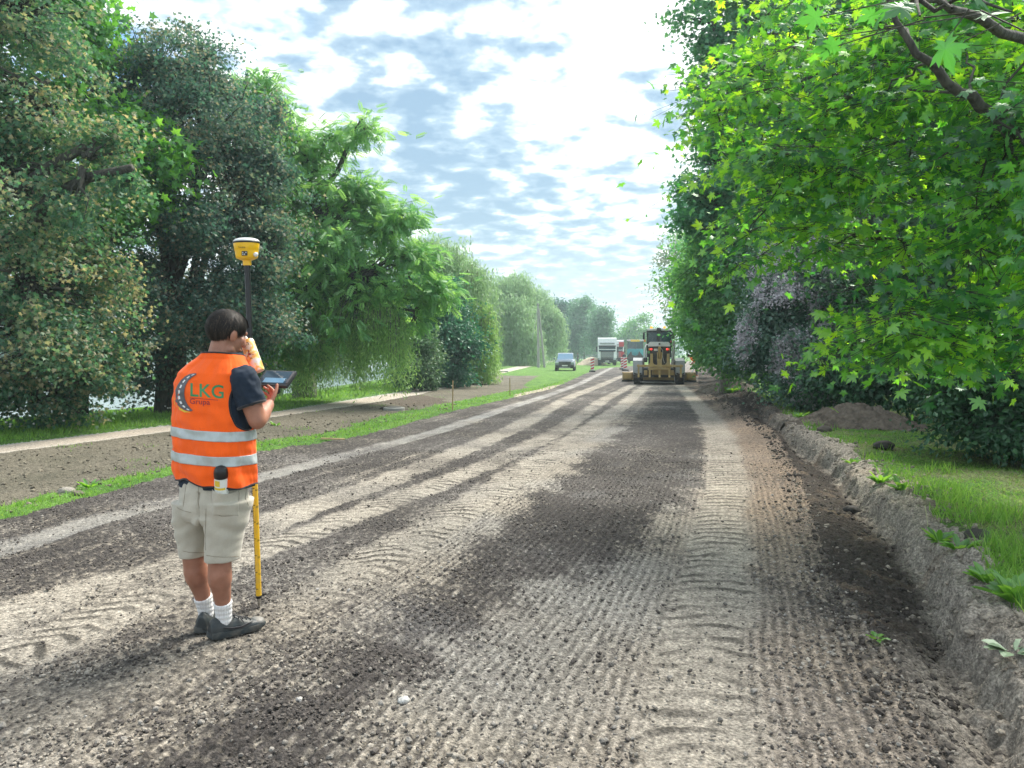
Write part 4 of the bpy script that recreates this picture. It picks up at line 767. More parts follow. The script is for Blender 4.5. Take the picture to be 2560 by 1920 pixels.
# right hand under the tablet, left hand round the can and the pole
hand(body, rwr, Wp(690, 982, 4.30) - rwr, Vector((.55, -.45, -.5)), -1, (.45, .5, .55, .6), thumb=(.3, .25))
hand(body, lwr, Wp(621, 884, 4.32) - lwr, Vector((-.35, -.9, .1)), -1, (.75, .8, .8, .8), thumb=(.2, .5), sc=1.0)
bo = organic('body', body, .0042, 4, mSkin, person)
me_b = bo.data; kv = len(me_b.vertices); co = np.empty(kv * 3, np.float32); me_b.vertices.foreach_get('co', co); co = co.reshape(-1, 3); ed = np.empty(len(me_b.edges) * 2, np.int32); me_b.edges.foreach_get('vertices', ed); ed = ed.reshape(-1, 2)
deg = np.bincount(ed.ravel(), minlength=kv)[:, None]; msk = (co[:, 2] < .62)[:, None] | ((co[:, 2] < 1.30) & (np.linalg.norm(co - np.array(rwr), axis=1) > .06) & (np.linalg.norm(co - np.array(rwr + (Wp(690, 982, 4.30) - rwr).normalized() * .1), axis=1) > .14))[:, None]
for _ in range(40):
    s_ = np.zeros_like(co); np.add.at(s_, ed[:, 0], co[ed[:, 1]]); np.add.at(s_, ed[:, 1], co[ed[:, 0]]); co = np.where(msk, co * .5 + .5 * s_ / deg, co)
me_b.vertices.foreach_set('co', co.ravel()); me_b.update()
eye = plain('eye_white', (.8, .8, .78), .2); 
for s in (-1, 1): me_ = MB(); me_.ell(hp(s * .030, .070, .006), (.012, .012, .012), 12, 8); me_.build('eye', eye, person, 'full')
# --- hair: a cap over the skull with short strands
hv = []; nu, nv = 96, 60; r = np.random.default_rng(5)
def hair_r(th, ph):                                        # th azimuth from the face, ph from the crown
    c = math.cos(th); lim = 1.12 + 1.34 * (0.5 - .5 * c) ** .6         # hairline angle, low at the nape
    if abs(math.sin(th)) > .55 and c > -.18: lim = min(lim, 1.70)
    if c > .55: lim = .98
    return lim
hmv = []; hmf = []
for j in range(nv + 1):
    for i in range(nu):
        th = 2 * math.pi * i / nu; lim = hair_r(th, 0); ph = lim * j / nv; d = Vector((math.sin(ph) * math.sin(th), math.sin(ph) * math.cos(th), math.cos(ph)))
        e = 1 - .95 * max(0, (j / nv - .9) / .1) ** 2; th_ = .012 * e +   .0018 * float(vnoise(i / 3.2, j / 9.0, 3)) + .003 * float(vnoise(d.x * 6, d.y * 9 + d.z * 7, 8))
        th_ += .007 * max(0, math.cos(th)) * e * (1 if ph > .5 else ph * 2)
        hmv.append(hp(d.x * (.077 + th_), -.012 + d.y * (.097 + th_), .026 + d.z * (.089 + th_ * .8)))
for j in range(nv):
    for i in range(nu): a = j * nu + i; b_ = j * nu + (i + 1) % nu; hmf.append((a, a + nu, b_ + nu, b_))
hm = MB().add(hmv, hmf); ho = hm.build('hair', mHair, person, 'full')
N = 26000; P = []; Tn = []; Nn = []; 
for q in range(N):
    i = r.integers(0, nu); j = int(nv * min(1, r.random() ** .5)); p = hmv[min(j, nv - 1) * nu + i]; th = 2 * math.pi * i / nu; d = (p - hp(0, -.012, .026)).normalized()
    flow = (HM @ Vector((.15 * math.sin(th), .55 * (1 if math.cos(th) > -.2 else -.1), -.9 if math.cos(th) < .5 else -.15))) + d * (.30 + .35 * r.random()); P.append(p - d * .004 + d * .007 * r.random()); Tn.append(flow + Vector(r.normal(size=3) * .13)); Nn.append(d)
P = np.array(P); Tn = np.array(Tn); Nn = np.array(Nn)
instance('hair_strands', [(-.030, 0, 0), (.030, 0, 0), (0, 1, -.12)], [(0, 1, 2)], P, frames(Nn, np.cross(Tn, Nn)), .024 + .018 * r.random(N), mHair, ho, {'rnd': np.clip(r.random(N) * .8 + .4 * (r.random(N) < .12), 0, 1)})
# --- torso surface shared by shirt, vest, bands
TZ = [.80, .83, .949, 1.053, 1.136, 1.26, 1.345, 1.40, 1.44, 1.475, 1.50, 1.515]
TP = [92, 94, 96.5, 96, 94.5, 95, 96, 92, 78, 58, 45, 42]
TX = [537, 537, 534, 533, 530, 529, 531, 535, 541, 548, 553, 554]
TD = [.64, .64, .66, .66, .64, .60, .56, .52, .50, .56, .80, .9]; TY = [4.03, 4.03, 4.03, 4.03, 4.03, 4.03, 4.03, 4.03, 4.03, 4.035, 4.04, 4.04]
def torso(th, z, off=0.0, fold=True):
    """th 0 = his right side, pi/2 = front, -pi/2 = back"""
    w = np.interp(z, TZ, TP) / 481 / .925; d = w * np.interp(z, TZ, TD); cx = (np.interp(z, TZ, TX) - 1280) / F * 4.02; cy = np.interp(z, TZ, TY)
    c, s = np.cos(th), np.sin(th); e = .86
    a = np.sign(c) * np.abs(c) ** e * (w + off); b_ = np.sign(s) * np.abs(s) ** e * (d + off)
    if fold:
        f = .0085 * fbm(th * 2.2 + z * 3, z * 5 - th * 1.2, 3, 9) * 1.5 + .0055 * vnoise(th * 3.5 + z * 2.5, z * 14, 12) + .009 * np.exp(-((z - .87) / .07) ** 2) * np.sin(th * 7 + z * 20) + .006 * vnoise(th * 1.6 + z * 6, z * 20, 15)
        n_ = f * (1 - sst(1.40, 1.5, z) * .7); a = a + c * n_; b_ = b_ + s * n_
    x = cx + a * rt.x + b_ * fw.x - O[0]; y = cy + a * rt.y + b_ * fw.y - O[1]
    spine = -.010 * np.exp(-((np.angle(np.exp(1j * (th + math.pi / 2)))) / .25) ** 2) * sst(1.0, 1.15, z) * sst(1.46, 1.35, z)
    return np.stack([x - spine * fw.x * -1, y - spine * fw.y * -1, z + 0 * x], -1)
def band_mesh(name, z0f, z1f, off, mat, parent, nth=260, nz=60, hole=None, th0=-math.pi, th1=math.pi, thick=0):
    th = np.linspace(th0, th1, nth); T_, K = np.meshgrid(th, np.linspace(0, 1, nz)); z0 = z0f(T_); z1 = z1f(T_); Z = z0 + (z1 - z0) * K
    if hole is not None:
        for (ct, cz, rt_, rz_) in hole:
            dt = np.angle(np.exp(1j * (T_ - ct))) / rt_; dz = (Z - cz) / rz_; e = np.sqrt(dt ** 2 + dz ** 2 + 1e-9)
            s = (e > .90) & (e < 1.10); k = np.where(s, 1 / e, 1); T_ = np.where(s, ct + dt * k * rt_, T_); Z = np.where(s, cz + dz * k * rz_, Z)
    P = torso(T_, Z, off); idx = np.arange(nth * nz).reshape(nz, nth); Fa = np.stack([idx[:-1, :-1], idx[:-1, 1:], idx[1:, 1:], idx[1:, :-1]], -1).reshape(-1, 4)
    if hole is not None:
        bad = np.zeros(nth * nz, bool)
        for (ct, cz, rt_, rz_) in hole: bad |= (np.sqrt((np.angle(np.exp(1j * (T_ - ct))) / rt_) ** 2 + ((Z - cz) / rz_) ** 2).ravel() < .97)
        Fa = Fa[~bad[Fa].any(1)]
    o = fast_mesh(name, P.reshape(-1, 3), Fa, mat, parent, True)
    if thick: md = o.modifiers.new('t', 'SOLIDIFY'); md.thickness = thick; md.offset = 0
    return o
hem = lambda t: .835 + .012 * np.cos(t * 1) * -1 + .028 * np.exp(-(np.angle(np.exp(1j * (t + 1.75))) / .25) ** 2) + .005 * np.sin(t * 5)
holes = [(.08, 1.255, .60, .145), (math.pi - .25, 1.255, .60, .145)]
vest = band_mesh('vest', hem, lambda t: 1.497 + .012 * np.sin(t) * -1, .012, mVest, person, 420, 150, holes, thick=.0035)
band_mesh('reflective_band', lambda t: 1.068 - .012 * np.cos(t), lambda t: 1.118 - .012 * np.cos(t), .0165, mReflect, vest, 260, 12, thick=.001)
band_mesh('reflective_band', lambda t: .942 - .010 * np.cos(t), lambda t: .992 - .010 * np.cos(t), .0165, mReflect, vest, 260, 12, thick=.001)
ts = np.linspace(-math.pi, math.pi, 120)
def trim(P_, r_, nm): MB().tube([tuple(p) for p in P_], r_, 6, False).build(nm, mTrim, vest, 'full')
trim(torso(ts, hem(ts), .0135), .0045, 'hem_trim'); trim(torso(ts, 1.497 - .012 * np.sin(ts), .0125), .0045, 'collar_trim')
for (ct, cz, a_, b_) in holes: trim(torso(ct + a_ * np.cos(ts), cz + b_ * np.sin(ts), .0135), .004, 'armhole_trim')
band_mesh('shirt_body', lambda t: .812 + 0 * t, lambda t: 1.508 + 0 * t, .002, mShirt, person, 200, 80)
def fold_s(co): return .005 * vnoise(co[:, 0] * 22 + co[:, 2] * 9, co[:, 2] * 16 + co[:, 1] * 10, 4) + .003 * vnoise(co[:, 0] * 45, co[:, 2] * 40, 6)
for a_, b_, k in ((rsh, rel, .62), (lsh, lel, .60)):
    sl = MB(); P_ = [a_ + (a_ - b_) * .30 + UP * -.01, a_ + (a_ - b_) * .12, a_, a_.lerp(b_, .2), a_.lerp(b_, .4), a_.lerp(b_, k), a_.lerp(b_, k + .02)]; sl.tube([tuple(p) for p in P_], [.04, .072, .076, .076, .074, .0725, .070], 20)
    slo = organic('sleeve', sl, .005, 3, mShirt, person, fold_s); cf = MB(); cf.tube([tuple(a_.lerp(b_, t)) for t in (k - .03, k - .02, k + .02, k + .028)], [.070, .0765, .0755, .069], 24); cf.build('sleeve_cuff', mTrim, slo, 'full')
# --- logo and words on the back of the vest, laid on the cloth
bpy.context.view_layer.update()
vm = vest.data; bvh = BVHTree.FromPolygons([tuple(v.co) for v in vm.vertices], [tuple(p.vertices) for p in vm.polygons])
def lay(px, py, off=.004, tree=None):
    """photo pixel -> point on the back of the cloth"""
    o_ = Wp(px, py, 3.5); d_ = (Wp(px, py, 4.0) - o_).normalized(); h = (tree or bvh).ray_cast(o_, d_)
    p = h[0] if h[0] is not None else Wp(px, py, 3.9); return p - d_ * off
def print_mesh(name, polys, mat, parent, off=.0035, tree=None):
    bm = bmesh.new()
    for pl in polys:
        vs = [bm.verts.new((p[0], -p[1], 0)) for p in pl]; bm.faces.new(vs)
    bmesh.ops.triangulate(bm, faces=bm.faces)
    for _ in range(5):
        lg = [e for e in bm.edges if e.calc_length() > 4]
        if not lg: break
        bmesh.ops.subdivide_edges(bm, edges=lg, cuts=1); bmesh.ops.triangulate(bm, faces=bm.faces)
    for v in bm.verts: v.co = lay(v.co.x, -v.co.y, off, tree)
    me = bpy.data.meshes.new(name); bm.to_mesh(me); bm.free(); me.materials.append(mat); o = bpy.data.objects.new(name, me); COL.objects.link(o); o.parent = parent; return o
def text_polys(txt, size, x, y, slope=0.0, sx=1.0, bold=0):
    cu = bpy.data.curves.new('t', 'FONT'); cu.body = txt; cu.size = 1; cu.offset = bold; cu.resolution_u = 3
    o = bpy.data.objects.new('t', cu); COL.objects.link(o); dg = bpy.context.evaluated_depsgraph_get(); me = bpy.data.meshes.new_from_object(o.evaluated_get(dg))
    vs = [(x + v.co.x * size * sx, y - v.co.y * size + v.co.x * size * sx * slope) for v in me.vertices]; r_ = [[vs[i] for i in p.vertices] for p in me.polygons]
    bpy.data.objects.remove(o); bpy.data.curves.remove(cu); bpy.data.meshes.remove(me); return r_
c1 = lambda L_: [(380 + x / 3.0725, 580 + y / 3.0725) for x, y in L_]
outer = [(357, 1086), (322, 1085), (290, 1090), (255, 1108), (222, 1138), (196, 1175), (178, 1215), (172, 1255), (177, 1295), (192, 1325), (215, 1348), (245, 1366), (280, 1376), (322, 1378)]
inner = [(322, 1378), (296, 1356), (272, 1325), (255, 1290), (247, 1250), (248, 1212), (258, 1175), (278, 1142), (310, 1112), (357, 1086)]
mG = plain('print_grey', (.085, .085, .10), .6, var=.3, scale=30); mGr = plain('print_green', (.03, .24, .10), .6); mRd = plain('print_red', (.32, .02, .04), .6); mWh = plain('print_white', (.75, .75, .75), .6); mYe = plain('print_yellow', (.75, .55, .05), .6)
glow = c1([(165, 1265), (172, 1320), (205, 1362), (250, 1385), (300, 1386), (255, 1374), (215, 1352), (188, 1322)])
quad = lambda A, B: [[A[i], A[i + 1], B[i + 1], B[i]] for i in range(len(A) - 1)]
ri = [inner[::-1][min(len(inner) - 1, round(i * (len(inner) - 1) / (len(outer) - 1)))] for i in range(len(outer))]
no = np.array(outer, float); tt = np.linspace(0, 1, 27); no = np.stack([np.interp(tt, np.linspace(0, 1, len(no)), no[:, k]) for k in (0, 1)], 1); ni = np.array(inner[::-1], float); ni = np.stack([np.interp(tt, np.linspace(0, 1, len(ni)), ni[:, k]) for k in (0, 1)], 1)
print_mesh('road_emblem', [c1(q) for q in quad([tuple(p) for p in no], [tuple(p) for p in ni])][1:-1], mG, vest, .0085)
print_mesh('emblem_edge', [glow], mYe, vest, .006)
dash = []
for k in range(9):
    t0 = .07 + k * .098; t1 = t0 + .055
    def mid(t, f_): i = t * 26; a = int(i); q = i - a; o1 = no[a] * (1 - q) + no[min(a + 1, 26)] * q; i1 = ni[a] * (1 - q) + ni[min(a + 1, 26)] * q; return tuple(o1 * (1 - f_) + i1 * f_)
    dash.append(c1([mid(t0, .34), mid(t1, .34), mid(t1, .54), mid(t0, .54)]))
print_mesh('lane_dashes', dash, mWh, vest, .0105)
print_mesh('letters_green', text_polys('LKG', 47, 473, 990, .07, 1.0, .012), mGr, vest); print_mesh('letters_red', text_polys('Grupa', 19, 473.5, 1009, .06, 1.06, .01), mRd, vest)
print_mesh('underline', [c1([(290, 1272), (508, 1290), (508, 1294), (290, 1276)])], mRd, vest, .004)
# --- shorts
sh = MB()
def ring_loft(mb, rings, seg=28):
    vs = []; fs = []
    for (c, w, d) in rings:
        for k in range(seg):
            t = 2 * math.pi * k / seg; vs.append(Vector(c) + rt * w * math.cos(t) + fw * d * math.sin(t))
    for i in range(len(rings) - 1):
        for k in range(seg): a = i * seg + k; b_ = i * seg + (k + 1) % seg; fs.append((a, b_, b_ + seg, a + seg))
    fs.append(tuple(range(seg))[::-1]); fs.append(tuple((len(rings) - 1) * seg + k for k in range(seg))); mb.add(vs, fs)
ring_loft(sh, [(Wp(536, 1190, 4.03), .188, .128), (Wp(535, 1215, 4.03), .196, .138), (Wp(534, 1250, 4.03), .198, .146), (Wp(533, 1285, 4.03), .193, .14), (Wp(534, 1300, 4.03), .18, .12)])
ring_loft(sh, [(Wp(492, 1250, 4.07), .112, .135), (Wp(486, 1300, 4.08), .092, .116), (Wp(485, 1350, 4.08), .073, .098), (Wp(486, 1388, 4.08), .063, .088), (Wp(486, 1391, 4.08), .061, .086)])
ring_loft(sh, [(Wp(572, 1250, 3.99), .112, .135), (Wp(567, 1300, 3.99), .096, .120), (Wp(560, 1350, 4.0), .086, .108), (Wp(555, 1396, 4.0), .081, .101), (Wp(555, 1400, 4.0), .078, .099)])
def fold_p(co):
    z = co[:, 2]; x = co[:, 0]; crx = Wp(517, 1300, 4).x; u = (x - crx); a = np.arctan2(u, .80 - z + .22)
    s = .0045 * sst(.79, .68, z) * np.sin((z * 52 + np.abs(u) * 34) + 2 * vnoise(x * 8, z * 8, 3)) * np.exp(-((z - .64) / .09) ** 2)
    s = s + .0045 * vnoise(x * 7 + z * 5, z * 8 - x * 4, 5) + .003 * vnoise(x * 24 - z * 8, z * 24, 6); s -= .014 * np.exp(-(u / .008) ** 2) * (z > .42) * (z < .80) * sst(.0, -.02, co[:, 1]); return s - .006 * sst(.435, .425, z) * (z > .41)
shorts = organic('shorts', sh, .0055, 5, mShort, person, fold_p)
sb = BVHTree.FromPolygons([tuple(v.co) for v in shorts.data.vertices], [tuple(p.vertices) for p in shorts.data.polygons])
c2 = lambda L_: [(400 + x / 2.765, 1050 + y / 2.765) for x, y in L_]
sm = MB()
for ln in ([(262, 428), (268, 500), (262, 560), (272, 610)], [(183, 430), (170, 520), (160, 600)], [(118, 605), (140, 618), (165, 628), (215, 640)], [(358, 440), (366, 480), (400, 502), (450, 515), (505, 512), (545, 495), (552, 440)], [(366, 485), (372, 560), (385, 650), (430, 668), (500, 662), (530, 640), (545, 560), (548, 500)], [(600, 450), (590, 540), (612, 590)], [(157, 905), (200, 915), (260, 918), (310, 915)], [(320, 935), (380, 945), (450, 948), (548, 942)], [(318, 612), (316, 700), (313, 800), (316, 900)]):
    pp = c2(ln); q = []
    for i in range(len(pp) - 1):
        for t in (0, .25, .5, .75): q.append((pp[i][0] + (pp[i + 1][0] - pp[i][0]) * t, pp[i][1] + (pp[i + 1][1] - pp[i][1]) * t))
    q.append(pp[-1]); sm.tube([tuple(lay(a, b_, .0006, sb)) for a, b_ in q], .0013, 5)
sm.build('seams', mSeam, shorts, 'full')
# pocket cloth bulging over the can
pk = []; pf = []; nx, ny = 26, 20
for j in range(ny + 1):
    for i in range(nx + 1):
        u, v = i / nx, j / ny; topy = 1222 + 13 * math.sin(math.pi * min(1, u * 1.05)) ** .6; px = 529 + 68 * u + v * 1.5; py = topy + (1290 - topy) * v; bul = .046 * math.exp(-((u - .27) / .34) ** 2) * (1 - v) ** 1.2 + .0025
        if i in (0, nx) or j == ny: bul = -.001
        pk.append(lay(px, py, bul, sb))
for j in range(ny):
    for i in range(nx): a = j * (nx + 1) + i; pf.append((a, a + 1, a + nx + 2, a + nx + 1))
pko = MB().add(pk, pf).build('rear_pocket', mShort, shorts, 'full'); md = pko.modifiers.new('t', 'SOLIDIFY'); md.thickness = .002
# --- socks and shoes
for an, kn in ((lan, lkn), (ran, rkn)):
    k = MB(); up_ = (kn - an).normalized(); P = [an - UP * .075, an - UP * .04, an - UP * .01, an + up_ * .03, an + up_ * .045, an + up_ * .085, an + up_ * .089]; k.tube([tuple(p) for p in P], [.034, .037, .0395, .0425, .043, .0475, .042], 40)
    def rib(co, an=an): t = np.arctan2(co[:, 1] - an.y, co[:, 0] - an.x); return .0008 * np.sin(t * 26) + .0010 * np.sin(co[:, 2] * 240)
    sk = organic('sock', k, .003, 1, mSock, person, rib)
    s_ = MB(); s_.tube([tuple(an + up_ * .045 + Vector((.0452 * math.sin(t), -.0452 * math.cos(t), .010 * t))) for t in np.linspace(.25, 1.3, 8)], .0016, 5); s_.build('sock_stripe', plain('stripe_navy', (.03, .04, .08), .8), sk, 'full')
def shoe(heel, toe, zt=.0):
    heel = Vector(heel); toe = Vector(toe); d = (toe - heel); d.z = 0; Ls = .305; d.normalize(); s = d.cross(UP); root = heel; st = [(0, .026, .088), (.02, .038, .108), (.06, .043, .106), (.10, .044, .100), (.14, .045, .098), (.18, .048, .072), (.22, .050, .058), (.26, .046, .050), (.29, .034, .042), (.303, .018, .030)]
    mb = MB(); vs = []; fs = []; seg = 20
    for (x, w, h) in st:
        for k in range(seg):
            t = math.pi * 2 * k / seg; cx_ = math.cos(t); sx_ = math.sin(t); vs.append(root + d * x + s * (w * abs(cx_) ** .75 * (1 if cx_ > 0 else -1) * (1 - .32 * max(0, sx_) ** 2 * (x < .17))) + UP * (.022 + (h - .022) * (max(0, sx_) ** .8) - .006 * max(0, -sx_)))
    for i in range(len(st) - 1):
        for k in range(seg): a = i * seg + k; b_ = i * seg + (k + 1) % seg; fs.append((a, b_, b_ + seg, a + seg))
    fs.append(tuple(range(seg))[::-1]); fs.append(tuple((len(st) - 1) * seg + k for k in range(seg))); mb.add(vs, fs)
    sh_ = organic('shoe', mb, .004, 3, mShoe, person)
    so = MB(); ol = [(x, w + .004) for x, w, h in st]; poly = [(x - .004, -w) for x, w in ol] + [(x + .003, w) for x, w in ol[::-1]]
    vs = []; k = len(poly)
    for z, g in ((0.0, .96), (.006, 1), (.024, 1), (.030, .97)):
        for (x, y) in poly: tl = .012 * max(0, (x - .24) / .06) ** 2; vs.append(root + d * (.15 + (x - .15) * g) + s * y * g + UP * (z + tl * (z < .01) + .006 * (x < .1) * (z > .02)))
    fs = [tuple(range(k))[::-1], tuple(range(3 * k, 4 * k))] + [(r_ * k + i, r_ * k + (i + 1) % k, (r_ + 1) * k + (i + 1) % k, (r_ + 1) * k + i) for r_ in range(3) for i in range(k)]; so.add(vs, fs); so.build('sole', mSole, sh_, True)
    tc_ = MB(); tc_.ell(root + d * .262 + UP * .034, (.040, .047, .0225), 20, 12, Matrix((d, s, UP)).transposed()); tc_.build('toe_cap', mToe, sh_, 'full')
    lc = MB()
    for i in range(5):
        x = .125 + i * .022; h = .098 - i * .0085; lc.tube([tuple(root + d * (x + .004 * (j % 2)) + s * y + UP * (h - 8 * y * y)) for j, y in enumerate((-.028, -.014, 0, .014, .028))], .0028, 6)
    for sg in (-1, 1): lc.tube([tuple(root + d * (.12 + a) + s * sg * b_ + UP * (.102 + c_)) for a, b_, c_ in ((0, .002, 0), (-.012, .018, .022), (.004, .034, .028), (.018, .03, .008), (.004, .008, .002), (.03, .03, -.012), (.045, .05, -.04))], .0024, 6)
    lc.build('laces', mTrim, sh_, 'full')
    sw = MB(); 
    for sg in (-1, 1): sw.tube([tuple(root + d * x + s * sg * (w) + UP * z) for x, w, z in ((.055, .0425, .058), (.10, .0465, .046), (.15, .0475, .040), (.19, .046, .048), (.225, .043, .056))], [.002, .005, .006, .004, .001], 6)
    sw.build('side_stripe', mTrim, sh_, 'full')
shoe(H1, T1); shoe(H2, T2)

# --- survey pole with its receiver
tip = Vector(W(648, 1520, 4.57)); tip.z = -.012; topp = Vector(W(618, 664, 4.50)); pole = empty('survey_pole', tuple(tip), 0, 'surveying rod stuck in the dirt, yellow scale below, black above, yellow receiver on top', 'survey pole')
ax = (topp - tip).normalized(); u_ = Vector((0, 1, 0)).cross(ax).normalized(); v_ = ax.cross(u_).normalized(); PM = Matrix((u_, v_, ax)).transposed()     # v_ points away from the camera
LP = (topp - tip).length; mPY = plain('pole_yellow', (.85, .50, .01), .35, dirt=(.3, .25, .18), dirt_amt=.3, dscale=20, coat=.2); mPK = plain('pole_black', (.008, .008, .010), .32); mRecv = plain('receiver_yellow', (.85, .50, .01), .35, var=.05, coat=.2); mSteel = plain('steel', (.5, .5, .48), .35, 1.0, dirt=(.2, .15, .1), dirt_amt=.6, dscale=30)
def lat(mb, prof, seg=24): return mb.lathe(prof, (0, 0, 0), seg, 'Z', PM)
lat(MB(), [(.001, 0), (.004, .012), (.009, .045), (.012, .062), (.012, .064)]).build('steel_point', mSteel, pole, True); lat(MB(), [(.0165, .064), (.018, .066), (.018, .078), (.0165, .080)]).build('collar', mPK, pole, True)
lat(MB(), [(.0165, .08), (.0165, 1.12)]).build('scale_rod', mPY, pole, True); lat(MB(), [(.018, 1.12), (.0205, 1.122), (.0205, 1.17), (.0185, 1.175), (.0165, 1.18), (.0165, LP)]).build('upper_rod', mPK, pole, True)
tk = MB()
def onpole(a, h, e=.0006): return PM @ Vector((math.sin(a) * (.0165 + e), -math.cos(a) * (.0165 + e), h))
for i in range(96):
    h = .12 + i * .01; a0, a1 = -1.35, (-.55 if i % 10 else .15)
    q = [onpole(a0 + (a1 - a0) * t / 4, h) for t in range(5)]; p_ = [onpole(a0 + (a1 - a0) * t / 4, h + .0048) for t in range(5)]; tk.add(q + p_, [(t, t + 1, t + 6, t + 5) for t in range(4)])
for i in range(9):
    for pl in text_polys('%d' % ((i + 1) * 10), .017, 0, 0):
        tk.add([onpole(.35 + (x) / .0165, .118 + (i + .88) * .1 - y, .0008) for x, y in pl], [tuple(range(len(pl)))])
tk.build('scale_marks', plain('ink_black', (.01, .01, .01), .7), pole)
rc = lat(MB(), [(.020, LP), (.024, LP + .002), (.024, LP + .028), (.045, LP + .036), (.058, LP + .042), (.0625, LP + .050), (.066, LP + .082), (.0665, LP + .086), (.068, LP + .088), (.071, LP + .108), (.0735, LP + .124), (.0735, LP + .128)], 48).build('receiver', mRecv, pole, True)
lat(MB(), [(.074, LP + .1285), (.0775, LP + .131), (.0775, LP + .136), (.074, LP + .139)], 48).build('rubber_rim', mPK, rc, True)
lat(MB(), [(.075, LP + .138), (.0735, LP + .144), (.064, LP + .152), (.045, LP + .158), (.02, LP + .161), (.001, LP + .1615)], 48).build('dome', plain('dome_white', (.72, .74, .74), .35, coat=.3), rc, 'full')
def onrec(a, h, rr): return PM @ Vector((math.sin(a) * rr, -math.cos(a) * rr, LP + h))
def recpatch(a0, a1, h0, h1, rr, name, mt, par):
    q = [onrec(a0 + (a1 - a0) * t / 6, h0, rr) for t in range(7)]; p_ = [onrec(a0 + (a1 - a0) * t / 6, h1, rr) for t in range(7)]; return MB().add(q + p_, [(t, t + 1, t + 8, t + 7) for t in range(6)]).build(name, mt, par)
pan = recpatch(-.10, .38, .052, .078, .0672, 'button_panel', mPK, rc)
for k, (a, h) in enumerate([(.0, .060), (.0, .070), (.14, .060), (.26, .070)]): recpatch(a - .045, a + .045, h - .003, h + .003, .0676, 'button', plain('button%d' % k, (.6, .62, .55), .5), pan)
tb_ = MB()
for pl in text_polys('Trimble', .0135, 0, 0): tb_.add([onrec(-.36 + x / .0715, .095 - y, .0725) for x, y in pl], [tuple(range(len(pl)))])
tb_.build('lettering', mPK, rc)
kn_ = MB(); kn_.ell(PM @ Vector((.064, -.035, LP + .060)), (.014, .014, .014), 14, 10); kn_.build('port_cap', plain('cap_white', (.7, .7, .68), .5), rc, 'full')
# pole clamp carrying the tablet arm
# --- tablet
T0 = [Vector(W(657, 924, 4.40)), Vector(W(736, 925, 4.36)), Vector(W(718, 966, 4.24)), Vector(W(647, 962, 4.28))]; tc0 = sum(T0, Vector()) / 4
tx = ((T0[1] + T0[2]) - (T0[0] + T0[3])).normalized(); ty = ((T0[0] + T0[1]) - (T0[2] + T0[3])); ty = (ty - tx * ty.dot(tx)).normalized(); tz = tx.cross(ty); TM = Matrix((tx, ty, tz)).transposed().to_4x4(); TM.translation = (0, 0, 0)
tab = empty('tablet', tuple(tc0), 0, 'rugged black tablet held in front of the man, screen facing up', 'tablet'); mTab = plain('tablet_rubber', (.018, .022, .026), .5)
MB().box(-.098, .098, -.070, .070, -.024, 0, .010, TM).build('housing', mTab, tab, True)
scn = MB().box(-.080, .080, -.054, .054, .0005, .002, 0, TM).build('screen', plain('glass_dark', (.03, .05, .07), .06, emit=(.15, .35, .5, .02)), tab); MB().box(-.060, .066, -.046, -.006, .0022, .0026, 0, TM).build('map_panel', plain('screen_blue', (.10, .20, .30), .08, emit=(.25, .5, .75, .08)), scn)
MB().box(.082, .094, -.05, .05, .0005, .003, .001, TM).build('key_strip', plain('keys', (.06, .06, .07), .6), tab, True)
br = MB(); br.box(-.02, .045, -.088, -.060, -.050, -.006, .006, TM); br.tube([tuple(TM @ Vector(p)) for p in ((.01, -.07, -.03), (.015, -.055, -.055), (-.01, -.01, -.06))], [.014, .013, .012], 10); br.build('grip', mTab, tab, True)
# --- spray cans
def can(name, label, c, axis, hgt, rad, cap_, bodymat, face):
    c = Vector(c); axis = Vector(axis).normalized(); f_ = Vector(face); f_ = (f_ - axis * f_.dot(axis)).normalized(); s_ = axis.cross(f_); M_ = Matrix((s_, f_, axis)).transposed()
    root = empty(name, tuple(c), 0, label, 'spray can')
    MB().lathe([(rad * .9, 0), (rad, .004), (rad, hgt - .012), (rad * .92, hgt - .004), (rad * .7, hgt)], (0, 0, 0), 32, 'Z', M_).build('can', bodymat, root, True)
    return root, M_, rad
m, n, L, out = mat_new('can_label'); b = n('ShaderNodeBsdfPrincipled'); tc = n('ShaderNodeTexCoord'); t = n('ShaderNodeTexNoise'); t.inputs['Scale'].default_value = 22; t.inputs['Detail'].default_value = 3; L(tc.outputs['Object'], t.inputs['Vector'])
L(ramp(n, L, t.outputs['Fac'], [(.38, (.75, .72, .68)), (.47, (.85, .62, .25)), (.55, (.80, .36, .04)), (.66, (.75, .60, .50))]), b.inputs['Base Color']); b.inputs['Roughness'].default_value = .3; L(b.outputs[0], out.inputs[0]); mCan = m
base_ = Vector(W(645, 930, 4.16)); top_ = Vector(W(616, 850, 4.18)); cn, CM, cr = can('spray_can', 'white and orange marking spray can with a red hazard triangle held up beside the pole', base_, top_ - base_, (top_ - base_).length, .037, 0, mCan, Vector((.05, -1, .1)))
def oncan(a, h, e=.0006): return CM @ Vector((math.sin(a) * (cr + e), math.cos(a) * (cr + e), h))
def canflat(name, polys, mt):
    mb = MB()
    for pl in polys: mb.add([oncan(x / cr, h) for x, h in pl], [tuple(range(len(pl)))])
    return mb.build(name, mt, cn)
hC = (top_ - base_).length
a_ = .021; tri = [(-a_, 0), (a_, 0), (0, a_ * 1.75)]; ti = [(-a_ * .55, .005), (a_ * .55, .005), (0, a_ * 1.2)]
canflat('hazard_triangle', [[(p[0], p[1] + .088) for p in (tri[i], tri[(i + 1) % 3], ti[(i + 1) % 3], ti[i])] for i in range(3)], mRd); canflat('hazard_symbol', [[(-.007, .094), (.007, .094), (.004, .104), (-.002, .108), (-.006, .101)]], mRd)
